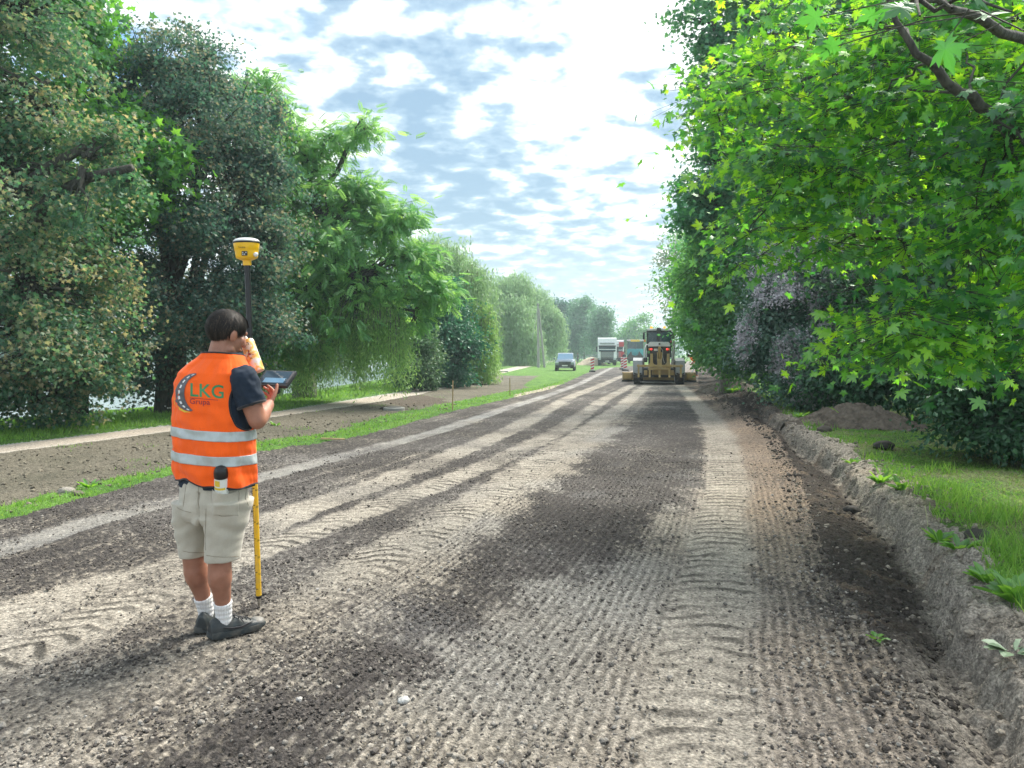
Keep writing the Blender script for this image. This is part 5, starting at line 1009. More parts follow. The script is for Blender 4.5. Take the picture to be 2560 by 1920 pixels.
canflat('lettering', [[(x - .022, .150 - y) for x, y in pl] for pl in text_polys('NTI', .022, 0, 0, 0, 1, .02)], mTrim); canflat('number', [[(x - .008, .070 - y) for x, y in pl] for pl in text_polys('76', .014, 0, 0)], mTrim)
canflat('small_print', [[(-.022, .055 - k * .006), (.020, .055 - k * .006), (.020, .0525 - k * .006), (-.022, .0525 - k * .006)] for k in range(4)], plain('ink_violet', (.35, .3, .5), .6))
MB().lathe([(.010, hC), (.010, hC + .012), (.007, hC + .02), (.0005, hC + .021)], (0, 0, 0), 16, 'Z', CM).build('nozzle', mWh, cn, True)
mC2 = plain('can_white', (.72, .74, .70), .35, var=.05); 
cb_ = lay(553, 1250, 0, sb) + O_V + Vector((0, .012, 0)); ct_ = Vector((W(543, 1176, 3.8)[0], cb_.y - .045, W(543, 1176, 3.8)[2])); print('can', cb_, ct_)
cn2, CM2, _ = can('spray_can', 'spray can with a black cap tucked in the rear pocket of the shorts', cb_, ct_ - cb_, .125, .034, 0, mC2, Vector((0, -1, .1)))
MB().lathe([(.0335, .123), (.035, .126), (.035, .152), (.031, .168), (.022, .180), (.008, .185), (.0005, .186)], (0, 0, 0), 28, 'Z', CM2).build('cap', mPK, cn2, True)
def pt2(a0, a1, h0, h1, nm, mt): q = [CM2 @ Vector((math.sin(a0 + (a1 - a0) * t / 5) * .0346, math.cos(a0 + (a1 - a0) * t / 5) * .0346, h0)) for t in range(6)]; p_ = [CM2 @ Vector((math.sin(a0 + (a1 - a0) * t / 5) * .0346, math.cos(a0 + (a1 - a0) * t / 5) * .0346, h1)) for t in range(6)]; MB().add(q + p_, [(t, t + 1, t + 7, t + 6) for t in range(5)]).build(nm, mt, cn2)
pt2(-.7, .15, .085, .116, 'yellow_label', mYe); pt2(-.9, .9, .066, .078, 'yellow_label', mYe)
# ------------------------------------------------------------------ machines and vehicles
def zg(x, y): return float(base_height(np.array([x]), np.array([y]))[0])
mTan = plain('machine_tan', (.42, .29, .10), .5, 0, .12, 3, dirt=(.30, .25, .18), dirt_amt=.6); mWhP = plain('paint_white', (.70, .71, .71), .35, 0, .04, 3, coat=.3, dirt=(.45, .42, .37), dirt_amt=.25); mBk = plain('machine_black', (.018, .02, .022), .55, dirt=(.18, .16, .13), dirt_amt=.35)
mGlass = plain('glass_tinted', (.03, .06, .07), .08, 0, .1); mRub = plain('tyre_rubber', (.022, .022, .024), .8, dirt=(.22, .19, .15), dirt_amt=.45); mFend = plain('fender_grey', (.36, .39, .42), .5, dirt=(.3, .27, .22), dirt_amt=.4)
mRedL = plain('lamp_red', (.5, .02, .02), .3, emit=(1, .05, .04, 1.0)); mAmb = plain('lamp_amber', (.8, .35, .03), .3, emit=(1, .45, .05, .5)); mAmbO = plain('reflector_amber', (.75, .28, .03), .35); mRed = plain('paint_red', (.50, .03, .04), .4); mOr = plain('orange_safety', (.95, .18, .03), .7)
mChr = plain('bare_metal', (.5, .5, .5), .35, .8); mPlate = plain('plate_white', (.72, .72, .70), .4); mHead = plain('headlamp', (.55, .6, .65), .12, .2, coat=.5)
def P(mat, parent, name, fn, smooth=True): mb = MB(); fn(mb); return mb.build(name, mat, parent, smooth)
def wheel(parent, x, y, r_, w, axis='X', rim=mTan, tread=18):
    mb = MB(); h = w / 2; mb.lathe([(r_ * .55, -h * .9), (r_ * .62, -h), (r_ * .92, -h), (r_, -h * .8), (r_, h * .8), (r_ * .92, h), (r_ * .62, h), (r_ * .55, h * .9)], (x, y, r_), 36, 'X')
    for k in range(tread):
        a = 2 * math.pi * k / tread; M_ = Matrix.Translation((x, y, r_)) @ Matrix.Rotation(a, 4, 'X')
        for s in (-1, 1): mb.box(s * h * .05, s * h * .95, -r_ * .05, r_ * .06, r_ * .97, r_ * 1.03, 0, M_ @ Matrix.Rotation(s * .35, 4, 'Z'))
    wl = mb.build('wheel', mRub, parent, True); P(rim, wl, 'rim', lambda m: m.lathe([(.05, -h * .55), (r_ * .3, -h * .6), (r_ * .56, -h * .92), (r_ * .56, h * .92), (r_ * .3, h * .6), (.05, h * .55)], (x, y, r_), 28, 'X')); return wl
gx, gy = (1651 - 1280) / F * 37.5, 37.9
gr = empty('motor_grader', (gx, gy, -.03), -math.atan2(gx, gy), 'tan and white motor grader seen from behind, levelling the road', 'motor grader')
cz = lambda y: (1510 - y) / 425.6; cx = lambda x: (x - 775) / 425.6
for s in (-1, 1):
    for y in (.62, 2.2): wheel(gr, s * 1.03, y, .62, .42)
    wheel(gr, s * 1.0, 6.6, .60, .36)
    P(mFend, gr, 'fender', lambda m: (m.prism([(0.0, .52), (-.02, .9), (.10, 1.20), (.36, 1.32), (.70, 1.34), (.70, 1.30), (.38, 1.28), (.14, 1.16), (.03, .9), (.05, .52)], s * .80, s * 1.26, 'X')))
P(mTan, gr, 'ripper_beam', lambda m: (m.box(cx(335), cx(1260), -.95, -.80, .90, 1.01, .012), m.box(cx(555), cx(1010), -.93, -.30, .76, .88, .02), m.prism([(cx(540), .9), (cx(600), 1.12), (cx(600), 1.55), (cx(655), 1.55), (cx(655), 1.12), (cx(730), .9)], -.93, -.84), m.prism([(cx(855), .9), (cx(935), 1.12), (cx(935), 1.55), (cx(990), 1.55), (cx(990), 1.12), (cx(1040), .9)], -.93, -.84),
    m.prism([(cx(715), .88), (cx(745), 1.05), (cx(735), 1.60), (cx(755), 1.63), (cx(760), 1.3), (cx(820), 1.3), (cx(825), 1.63), (cx(845), 1.60), (cx(835), 1.05), (cx(870), .88)], -.98, -.82)))
P(mTan, gr, 'ripper_cylinder', lambda m: (m.lathe([(.055, 1.3), (.062, 1.32), (.062, 1.86), (.04, 1.88)], (cx(788), -.86, 0), 20), m.lathe([(.03, .95), (.03, 1.35)], (cx(788), -.86, 0), 12)))
for x in (365, 590, 790, 985, 1215):
    P(mTan, gr, 'ripper_shank', lambda m: m.prism([(-.90, 1.03), (-.90, .55), (-.98, .44), (-.96, .40), (-.84, .50), (-.80, .62), (-.80, 1.03)] if x in (365, 1215) else [(-.92, 1.03), (-.92, .50), (-1.02, .42), (-1.0, .37), (-.84, .44), (-.78, .58), (-.78, 1.03)], cx(x) - .045, cx(x) + .045, 'X'), False)
P(mChr, gr, 'hose', lambda m: (m.tube([(cx(815), -.84, 1.82), (cx(855), -.86, 1.70), (cx(850), -.88, 1.4), (cx(885), -.88, 1.1)], .012, 6)))
P(mBk, gr, 'engine_cover', lambda m: (m.box(cx(560), cx(1003), -.25, 2.4, .85, 1.92, .05), m.box(cx(440), cx(1090), -.1, 2.6, .38, .84, .05)))
def gril(m):
    for k in range(11): z = 1.02 + k * .055; m.box(cx(600), cx(960), -.275, -.25, z, z + .022, .004)
P(mBk, gr, 'rear_grille', gril)
P(mWhP, gr, 'hood', lambda m: (m.prism([(cx(555), 1.90), (cx(553), 2.02), (cx(590), 2.12), (cx(970), 2.12), (cx(1005), 2.02), (cx(1008), 1.90)], -.38, 2.3), m.box(cx(670), cx(880), -.42, -.37, 1.92, 1.97, .01)))
P(mBk, gr, 'hood_latch', lambda m: m.box(cx(770), cx(805), -.43, -.38, 1.98, 2.06, .01)); P(mPlate, gr, 'number_plate', lambda m: m.box(cx(672), cx(752), -.30, -.27, cz(795), cz(748), .004))
for x, xa in ((620, 583), (945, 985)):
    t_ = P(mRedL, gr, 'tail_light', lambda m: m.lathe([(.045, -.33), (.05, -.31), (.05, -.27)], (cx(x), 0, cz(758)), 18, 'Y')); P(mAmbO, gr, 'turn_signal', lambda m: m.box(cx(xa) - .035, cx(xa) + .035, -.31, -.26, cz(785), cz(735), .008))
P(mTan, gr, 'rear_frame', lambda m: (m.box(cx(630), cx(980), -.30, .5, cz(1290), cz(1150), .03), m.box(cx(470), cx(540), -.2, .3, cz(1300), cz(1200), .02), m.box(cx(1010), cx(1080), -.2, .3, cz(1300), cz(1200), .02)))
cab = P(mBk, gr, 'cab', lambda m: ([m.box(cx(a), cx(a) + .07, y, y + .08, 1.9, 2.74, .01) for a in (508, 745, 1030) for y in (2.3,)] + [m.box(cx(a), cx(a) + .07, 3.6, 3.68, 1.9, 2.74, .01) for a in (508, 1030)] + [m.box(cx(508), cx(1050), 2.3, 3.7, 1.35, 2.0, .03), m.box(cx(508), cx(1050), 2.28, 2.36, 2.66, 2.76, .01), m.box(cx(508), cx(1050), 2.28, 2.36, 2.08, 2.16, .01)]))
P(mBk, gr, 'seat', lambda m: (m.box(-.28, .22, 2.75, 2.95, 2.0, 2.42, .08), m.box(-.28, .22, 2.6, 3.1, 1.9, 2.08, .05)))
mClear = plain('cab_glass', (.10, .20, .22), .03, 0, .05, trans=.75)
for a, b_ in ((545, 742), (808, 1028)): P(mClear, cab, 'rear_window', lambda m: m.box(cx(a), cx(b_), 2.31, 2.325, 2.16, 2.66), False)
P(mClear, cab, 'windscreen', lambda m: m.box(cx(548), cx(1028), 3.63, 3.64, 1.95, 2.70), False)
for s in (-1, 1): P(mClear, cab, 'side_window', lambda m: m.box(s * .615, s * .625, 2.4, 3.58, 2.0, 2.68), False)
rf = P(mWhP, cab, 'roof', lambda m: (m.box(cx(520), cx(722), 2.22, 3.8, 2.75, 2.87, .04), m.box(cx(822), cx(1030), 2.22, 3.8, 2.75, 2.87, .04)))
P(mBk, cab, 'exhaust_stack', lambda m: (m.lathe([(.085, 2.1), (.085, 2.62), (.11, 2.66), (.11, 2.86), (.07, 2.9)], (cx(772), 2.12, 0), 20), m.box(cx(735), cx(812), 2.2, 3.7, 2.72, 2.89, .03)))
for x in (612, 898): P(mAmb, gr, 'beacon', lambda m: m.lathe([(.07, 2.86), (.075, 2.89), (.07, 2.95), (.045, 2.99), (.01, 3.0)], (cx(x), 2.8, 0), 20))
for s, x in ((-1, 440), (1, 1082)): P(mBk, gr, 'mirror', lambda m: (m.box(cx(x) - .05, cx(x) + .05, 2.9, 2.95, 2.30, 2.68, .02), m.tube([(cx(x), 2.95, 2.65), (s * .62, 2.9, 2.72)], .018, 6)))
P(mAmbO, gr, 'side_lamp', lambda m: m.box(cx(445), cx(490), 2.25, 2.3, cz(590), cz(540), .01)); P(mRed, gr, 'side_reflector', lambda m: m.box(cx(1025), cx(1048), 2.22, 2.27, cz(600), cz(565), .01))
P(mWhP, gr, 'handrail', lambda m: m.tube([(cx(1075), .3, 1.9), (cx(1065), .25, 1.55), (cx(1050), .2, 1.3)], .02, 6)); P(mWhP, gr, 'ladder', lambda m: (m.tube([(cx(470), .2, 1.2), (cx(475), .3, 1.75), (cx(510), .5, 2.0), (cx(560), .6, 2.0)], .03, 8), m.tube([(cx(515), .2, 1.15), (cx(520), .3, 1.7)], .03, 8), m.box(cx(468), cx(520), .18, .26, 1.25, 1.29), m.box(cx(468), cx(520), .2, .28, 1.5, 1.54)))
P(mBk, gr, 'filter_canister', lambda m: m.lathe([(.08, 1.12), (.1, 1.14), (.1, 1.32), (.06, 1.36)], (cx(500), .0, 0), 16))
P(mTan, gr, 'blade', lambda m: (m.prism([(3.7, .02), (3.78, .12), (3.74, .35), (3.62, .55), (3.58, .54), (3.69, .34), (3.72, .12), (3.66, .02)], -1.95, 1.95, 'X'), m.box(-1.92, -1.45, 3.35, 3.62, .18, .52, .03), m.box(1.45, 1.85, 3.35, 3.62, .18, .50, .03)))
P(mBk, gr, 'cutting_edge', lambda m: m.box(-1.98, 1.98, 3.60, 3.66, -.02, .12, .005)); P(mTan, gr, 'main_frame', lambda m: (m.box(-.18, .18, 2.6, 7.2, 1.0, 1.35, .04), m.box(-.7, .7, 3.2, 3.7, .62, .78, .04)))
P(mChr, gr, 'blade_guard_rail', lambda m: m.tube([(-.9, -.35, .16), (.75, -.35, .14), (.75, -.35, .40)], .018, 6))

mWhL = plain('lorry_white', (.80, .82, .84), .3, 0, .03, 3, coat=.3)
def truck(name, label, loc, rz, body, panel, sc=1.0):
    t = empty(name, loc, rz, label, 'lorry', 'lorries waiting on the road'); w = 1.22       # local -y faces the camera
    cb = P(body, t, 'cab', lambda m: (m.prism([(0, .95), (-.02, 2.1), (.12, 2.75), (.35, 3.55), (.55, 3.62), (2.1, 3.55), (2.1, .95)], -w, w, 'X'), m.box(-w, w, -.06, 1.9, .95, 1.45, .06)))
    P(mGlass, cb, 'windscreen', lambda m: m.prism([(-.035, 1.88), (.02, 2.50), (.06, 2.50), (.02, 1.88)], -1.08, 1.08, 'X'), False)
    P(mBk, cb, 'sun_visor', lambda m: m.prism([(-.20, 2.50), (.04, 2.62), (.06, 2.58), (-.18, 2.46)], -1.12, 1.12, 'X'), False); P(mFend, cb, 'roof_band', lambda m: m.box(-.95, .95, .03, .2, 2.78, 2.98, .02))
    def g(m):
        for k in range(7): m.box(-.82, .82, -.10, -.05, 1.06 + k * .10, 1.12 + k * .10, .01)
    P(mBk, cb, 'grille_panel', lambda m: m.box(-.84, .84, -.075, -.04, .98, 1.80, .01)); P(mFend, cb, 'grille_bars', g); P(mBk, cb, 'lower_windscreen_panel', lambda m: m.box(-1.05, 1.05, -.07, -.03, 1.80, 1.88, .01))
    bp = P(mBk, t, 'bumper', lambda m: (m.box(-w, w, -.16, .3, .35, .95, .06))); P(mPlate, bp, 'number_plate', lambda m: m.box(-.26, .26, -.185, -.165, .52, .63, .004)); P(mChr, bp, 'bumper_step', lambda m: m.box(-.5, .5, -.19, -.15, .36, .42, .01))
    for s in (-1, 1):
        P(mHead, t, 'headlight', lambda m: m.box(s * .80, s * 1.14, -.18, -.12, .74, .93, .03)); P(mBk, t, 'mirror', lambda m: (m.box(s * 1.27, s * 1.45, .05, .12, 1.75, 2.45, .03), m.tube([(s * 1.2, .1, 2.45), (s * 1.36, .08, 2.45)], .03, 6))); wheel(t, s * 1.02, 1.0, .5, .32, rim=mChr, tread=0); wheel(t, s * 1.0, 5.0, .5, .5, rim=mChr, tread=0)
    P(panel, t, 'cargo_body', lambda m: (m.box(-1.2, 1.2, 2.5, 8.5, 1.25, 3.2, .05), m.box(-.45, .45, 1.5, 8.3, .7, 1.1, .03))); return t
c = W(1518, 900, 100); truck('lorry', 'white lorry with black slatted grille facing the camera', (c[0], 100, 0), -.12, mWhL, mFend)
t2 = truck('lorry', 'white and red lorry half hidden behind the white one', ((1539 - 1280) / F * 116, 116, 0), -.13, mWhL, mRed)
P(mRed, t2, 'red_side_panel', lambda m: (m.box(.45, 1.23, -.10, -.05, .98, 1.86, .01), m.box(.5, 1.235, .0, .5, 2.6, 3.3, .01)))
# paver
mTurq = plain('paint_turquoise', (.03, .40, .42), .4, dirt=(.2, .2, .18), dirt_amt=.3); mYel = plain('paint_yellow', (.82, .62, .03), .4)
pv = empty('asphalt_paver', ((1588 - 1280) / F * 124, 124, 0), -.16, 'turquoise asphalt paver with open black hopper and white yellow canopy', 'asphalt paver')
P(mTurq, pv, 'body', lambda m: (m.box(-1.28, 1.28, 1.2, 4.5, .9, 2.35, .08), m.prism([(-1.3, 1.25), (-1.3, 2.3), (-.7, 2.3), (-.4, 1.9), (.4, 1.9), (.7, 2.3), (1.3, 2.3), (1.3, 1.25)], .9, 1.2)))
P(mBk, pv, 'hopper', lambda m: (m.prism([(-1.28, .55), (-1.32, 1.2), (-.72, 1.95), (-.62, 1.92), (-.45, 1.35), (0, 1.2), (.45, 1.35), (.62, 1.92), (.72, 1.95), (1.32, 1.2), (1.28, .55)], -.5, .9), m.box(-1.1, 1.1, -.62, -.4, .35, .75, .04)))
for s in (-1, 1): P(mTurq, pv, 'hopper_wing', lambda m: m.prism([(s * 1.34, 1.15), (s * .72, 2.0), (s * .64, 1.98), (s * 1.28, 1.1)], -.56, .9)); P(mRub, pv, 'track', lambda m: m.prism([(.9, .35), (1.1, .05), (4.2, .05), (4.5, .4), (4.2, .8), (1.1, .8)], s * .8, s * 1.2, 'X'))
cp = P(mWhP, pv, 'canopy', lambda m: m.box(-1.34, 1.34, 1.1, 3.6, 3.62, 3.86, .06)); P(mYel, cp, 'canopy_front', lambda m: m.prism([(-.75, 3.60), (-.6, 3.50), (.6, 3.50), (.75, 3.60), (.7, 3.84), (-.7, 3.84)], 1.02, 1.09))
P(mBk, pv, 'canopy_frame', lambda m: [m.box(x - .05, x + .05, y, y + .08, 2.3, 3.62) for x in (-1.2, 0, 1.2) for y in (1.2, 3.4)]); P(mClear, pv, 'windscreen', lambda m: m.box(-1.15, 1.15, 1.22, 1.24, 2.35, 3.5), False); P(mBk, pv, 'control_desk', lambda m: m.box(-1.0, .9, 2.4, 2.9, 2.3, 2.75, .05))
# car
ca = empty('car', ((1412 - 1280) / F * 70, 70, -.06), math.radians(-6), 'silvery blue SUV parked on the grass, facing the camera', 'car'); mCar = plain('car_silver_blue', (.24, .28, .32), .25, .5, .04, 2, coat=.8)
def hull(m):
    st = [(-.02, .86, .30, .86), (.10, .90, .28, .98), (.9, .93, .30, 1.06), (1.15, .93, .30, 1.10), (4.1, .92, .32, 1.10), (4.5, .86, .4, 1.02)]; vs = []; fs = []; k = 10
    for (y, w, z0, z1) in st:
        for (a, b_) in ((-1, z0 + .08), (-1, (z0 + z1) / 2), (-.97, z1 - .10), (-.80, z1), (-.3, z1 + .03), (.3, z1 + .03), (.80, z1), (.97, z1 - .10), (1, (z0 + z1) / 2), (1, z0 + .08)): vs.append((a * w, y, b_))
    for i in range(len(st) - 1):
        for q in range(k): a = i * k + q; b_ = i * k + (q + 1) % k; fs.append((a, b_, b_ + k, a + k))
    fs += [tuple(range(k))[::-1], tuple((len(st) - 1) * k + q for q in range(k))]; m.add(vs, fs)
    m.prism([(1.2, 1.08), (1.95, 1.60), (2.3, 1.66), (3.9, 1.62), (4.35, 1.08)], -.72, .72, 'X')
cbd = P(mCar, ca, 'body', hull); P(plain('car_glass', (.10, .20, .30), .05), cbd, 'windscreen', lambda m: m.add([(-.76, 1.14, 1.09), (.76, 1.14, 1.09), (.64, 1.90, 1.59), (-.64, 1.90, 1.59)], [(0, 1, 2, 3)]), False)
for s in (-1, 1):
    P(mGlass, cbd, 'side_window', lambda m: m.prism([(1.5, 1.14), (2.0, 1.54), (3.8, 1.54), (4.1, 1.14)], s * .722, s * .735, 'X'), False); P(mHead, ca, 'headlight', lambda m: m.box(s * .56, s * .86, -.06, .05, .72, .86, .03)); P(mBk, ca, 'fog_light', lambda m: m.box(s * .6, s * .84, -.09, -.03, .42, .56, .02))
    P(mCar, ca, 'wing_mirror', lambda m: m.box(s * .93, s * 1.1, 1.25, 1.4, 1.04, 1.2, .04)); wheel(ca, s * .82, .85, .35, .22, rim=mChr, tread=0); wheel(ca, s * .82, 3.6, .35, .22, rim=mChr, tread=0)
P(mBk, ca, 'grille', lambda m: m.prism([(-.55, .84), (-.5, .62), (-.6, .40), (.6, .40), (.5, .62), (.55, .84)], -.07, -.01)); bpr = P(mBk, ca, 'bumper', lambda m: m.box(-.88, .88, -.085, .1, .26, .50, .05)); P(mPlate, bpr, 'number_plate', lambda m: m.box(-.26, .26, -.105, -.088, .45, .55, .004)); P(mChr, bpr, 'skid_plate', lambda m: m.box(-.5, .5, -.10, -.06, .26, .33, .01))
# delineator panels
def panel(px, py, h, label, Y=None):
    Y = Y or CH * F / (py - HZ); X = (px - 1280) / F * Y; r_ = empty('warning_panel', (X, Y, zg(X, Y)), random.Random(px).uniform(-.15, .15), label, 'warning panel', 'red and white warning panels on the road')
    w = h * .13; P(mPlate, r_, 'board', lambda m: m.box(-w, w, -.015, .015, .12 * h, h, .008)); P(mBk, r_, 'foot', lambda m: m.box(-w * 1.8, w * 1.8, -.2, .2, 0, .11 * h, .03))
    def st(m):
        for k in range(4):
            z = .16 * h + k * .21 * h; m.add([(-w, -.018, z), (-w, -.018, z + .10 * h), (w, -.018, min(h, z + .21 * h)), (w, -.018, z + .10 * h)], [(0, 1, 2, 3)])
    P(mRed, r_, 'stripes', st, False); return r_
panel(1481, 930, 1.15, 'warning panel standing alone left of the white lorry, right of the car'); panel(1556, 924, 1.2, 'left one of the two warning panels beside the paver'); panel(1563, 927, 1.2, 'right one of the two warning panels, nearest the grader')
# utility pole with a strut
mConc = plain('concrete_pole', (.30, .30, .28), .85, var=.2); up_ = empty('utility_pole', ((1346 - 1280) / F * 88, 88, 0), 0, 'grey concrete utility pole with slanting strut in front of the willows', 'utility pole')
P(mConc, up_, 'pole', lambda m: m.tube([(0, 0, -.3), (-.05, 0, 7.3)], [.17, .10], 8)); P(mConc, up_, 'strut', lambda m: m.tube([(.72, 0, -.3), (.05, 0, 6.7)], [.14, .09], 8)); P(mConc, up_, 'cross_tie', lambda m: m.box(-.1, .55, -.1, .1, 2.2, 2.35, .02)); P(mChr, up_, 'guy_wire', lambda m: m.tube([(-.05, 0, 7.0), (-.7, 0, 3.2)], .02, 5)); P(mBk, up_, 'insulator', lambda m: m.tube([(-.28, 0, 7.1), (.2, 0, 7.1)], .05, 6))
# small people
def small_person(label, X, Y, rz, top, legs, bend=0.0, h=1.75, arms=.3):
    p = empty('person', (X, Y, zg(X, Y)), rz, label, 'person'); k = h / 1.75; b = MB(); V = lambda x, y, z: Vector((x * k, y * k, z * k)); cb, sb_ = math.cos(bend), math.sin(bend)
    def T(x, y, z): dz = z - .95; return V(x, y + dz * sb_, .95 + dz * cb)
    for s in (-1, 1): chain(b, [V(s * .10, .03 * s, .92), V(s * .11, .06, .50), V(s * .11, .02, .09)], [.085 * k, .060 * k, .045 * k]); cap(b, V(s * .11, -.02, .05), V(s * .12, .17, .04), .045 * k, .035 * k); chain(b, [T(s * .19, 0, 1.40), T(s * .25, .10 * arms, 1.12), V(s * .20, .28 * arms + sb_ * .45, .95 if bend < .3 else .75)], [.052 * k, .042 * k, .032 * k])
    chain(b, [T(0, 0, .95), T(0, 0, 1.15), T(0, 0, 1.38)], [.14 * k, .13 * k, .12 * k]); chain(b, [T(-.15, 0, 1.40), T(.15, 0, 1.40)], [.07 * k, .07 * k]); chain(b, [T(0, 0, 1.42), T(0, .02, 1.55)], [.055 * k, .055 * k]); b.ell(T(0, .02, 1.64), (.078 * k, .095 * k, .115 * k), 14, 10); cap(b, T(0, .11, 1.63), T(0, .12, 1.61), .015, .018)
    organic('body', b, .018, 2, mSkin, p)
    j = MB(); chain(j, [T(0, 0, .90), T(0, 0, 1.15), T(0, 0, 1.40)], [.165 * k, .155 * k, .15 * k]); chain(j, [T(-.16, 0, 1.40), T(.16, 0, 1.40)], [.085 * k, .085 * k])
    for s in (-1, 1): chain(j, [T(s * .19, 0, 1.40), T(s * .25, .10 * arms, 1.12)], [.068 * k, .058 * k])
    organic('jacket', j, .02, 2, top, p); t = MB()
    for s in (-1, 1): chain(t, [V(s * .09, .02, .92), V(s * .11, .06, .50), V(s * .11, .02, .14)], [.11 * k, .078 * k, .062 * k])
    organic('trousers', t, .02, 2, legs, p); hh = MB(); hh.ell(T(0, -.005, 1.68), (.088 * k, .10 * k, .10 * k), 14, 10); hh.build('hair', mHair, p, 'full'); return p
mDk = cloth('work_dark', (.03, .035, .05)); mNv = cloth('work_navy', (.02, .03, .07)); mOrC = cloth('work_orange', (.9, .16, .03))
small_person('worker in dark clothes standing between the lorries and the paver', (1561 - 1280) / F * 106, 106, 2.6, mDk, mDk)
small_person('tiny figure in dark clothes under the birches left of the white lorry', (1445 - 1280) / F * 135, 135, 1.2, mDk, mNv)
small_person('worker in an orange jacket stooping by the bushes right of the grader', (1743 - 1280) / F * 52, 52, 1.2, mOrC, mDk, bend=.9)
P(mPlate, None, 'hose_pipe', lambda m: m.tube([(W(1725, 926, 51)[0], 51, .06), (W(1731, 920, 51)[0], 51, .35), (W(1738, 913, 51)[0], 51.2, .62)], .05, 6)); tag(bpy.data.objects['hose_pipe'], 'pale pipe lying in front of the orange worker', 'pipe')
bar = empty('traffic_barrier', ((1431 - 1280) / F * 128, 128, 0), 0, 'orange and white barrier post far behind the car', 'traffic barrier'); P(mOr, bar, 'post', lambda m: m.box(-.22, .22, -.1, .1, .1, 1.3, .03)); P(mPlate, bar, 'white_band', lambda m: m.box(-.23, .23, -.11, .11, .95, 1.15, .02)); P(mBk, bar, 'foot', lambda m: m.box(-.4, .4, -.3, .3, 0, .12, .03))
# stakes and lath
mWood = plain('raw_wood', (.42, .30, .16), .8, var=.25, scale=20)
def stake(px, py, top, lab, tilt=0):
    X, Y = G(px, py); s = Y / F; o = P(mWood, None, 'wooden_stake', lambda m: m.prism([(-.016, -.1), (-.016, (py - top) * s), (0, (py - top) * s + .02), (.016, (py - top) * s), (.016, -.1)], -.012, .012), False); o.location = (X, Y, zg(X, Y)); o.rotation_euler = (0, tilt, 0); tag(o, lab, 'wooden stake', 'survey stakes along the road edge')
stake(1131, 1028, 955, 'nearer wooden stake in the grass strip, right of the concrete cover', .02); stake(1275, 990, 946, 'farther wooden stake in the grass strip, below the car', -.01)
X, Y = G(832, 1106); o = P(mWood, None, 'wooden_lath', lambda m: m.box(-.20, .20, -.02, .02, 0, .025, .003)); o.location = (X, Y, zg(X, Y) + .03); o.rotation_euler = (0, .05, .2); tag(o, 'broken wooden lath lying at the edge of the grass strip', 'wooden lath')
X, Y = G(985, 1021); mh = empty('manhole_cover', (X, Y, zg(X, Y) - .02), .2, 'round concrete manhole top sticking out of the dark soil by the path', 'manhole'); P(mConc, mh, 'ring', lambda m: m.lathe([(.30, 0), (.30, .09), (.28, .11), (.20, .115)], (0, 0, 0), 28)); P(plain('cast_iron', (.12, .12, .12), .7), mh, 'lid', lambda m: m.lathe([(.20, .10), (.20, .125), (.01, .13)], (0, 0, 0), 24))
X, Y = G(1254, 930); o = P(mConc, None, 'concrete_slab', lambda m: m.box(-.55, .55, -.9, .9, 0, .09, .01)); o.location = (X, Y, zg(X, Y)); tag(o, 'flat concrete slab on the lawn beside the path', 'concrete slab')

# ------------------------------------------------------------------ heaps, clods, gravel
def heap(name, label, cat, X, Y, rx, ry, h, mat, seed, n_=90, rough=.10, rz=0):
    u = np.linspace(-1, 1, n_); A, B = np.meshgrid(u, u); q = np.sqrt(A * A + B * B) * (1 + .18 * fbm(A * 2 + seed, B * 2, 3, seed)); z = h * np.clip(1 - q ** 1.35, -.25, 1); z = z + (h * rough * fbm(A * rx * 5, B * ry * 5, 4, seed + 1, .65) + .012 * vnoise(A * rx * 18, B * ry * 18, 3)) * (q < 1.1)
    V = np.stack([A * rx, B * ry, z], -1).reshape(-1, 3); idx = np.arange(n_ * n_).reshape(n_, n_); Fa = np.stack([idx[:-1, :-1], idx[:-1, 1:], idx[1:, 1:], idx[1:, :-1]], -1).reshape(-1, 4); Fa = Fa[(z.ravel()[Fa] > -.2 * h).all(1)]
    o = fast_mesh(name, V, Fa, mat, None, True); o.location = (X, Y, zg(X, Y) - .01); o.rotation_euler = (0, 0, rz); tag(o, label, cat); return o
mSoil = plain('soil_dark', (.10, .08, .062), .95, 0, .4, 12, .9, 40, dirt=(.20, .165, .13), dirt_amt=.6); mSand = plain('sand', (.50, .42, .32), .95, 0, .12, 4, .5, 30)
X, Y = G(2165, 1062, .25); heap('soil_mound', 'low mound of dug soil on the lawn in front of the lilac bushes', 'soil mound', X, Y + .45, 1.25, .85, .44, mSoil, 3, 170, .30)
heap('sand_pile', 'pale sand pile left of the white lorry', 'sand pile', (1479 - 1280) / F * 108, 108, 2.1, 1.8, 1.15, mSand, 5)
heap('soil_mound', 'dark soil heap at the bend of the trench near the grader blade', 'soil mound', (1830 - 1280) / F * 30, 30, 1.3, 1.6, .42, mSoil, 8, 90, .2)
def ico(sub, seed, jit=.16, flat=.75):
    bm = bmesh.new(); bmesh.ops.create_icosphere(bm, subdivisions=sub, radius=1.0); r = random.Random(seed)
    for v in bm.verts: v.co *= 1 + r.uniform(-jit, jit); v.co.z *= flat
    bm.verts.index_update(); v = [tuple(v.co) for v in bm.verts]; f = [tuple(x.index for x in g.verts) for g in bm.faces]; bm.free(); return v, f
mStone = plain('dummy', (.3, .3, .3)); m, n, L, out = mat_new('stones'); b = n('ShaderNodeBsdfPrincipled'); a = n('ShaderNodeAttribute'); a.attribute_name = 'tint'; tc = n('ShaderNodeTexCoord'); t = n('ShaderNodeTexNoise'); t.inputs['Scale'].default_value = 90; t.inputs['Detail'].default_value = 5; L(tc.outputs['Object'], t.inputs['Vector'])
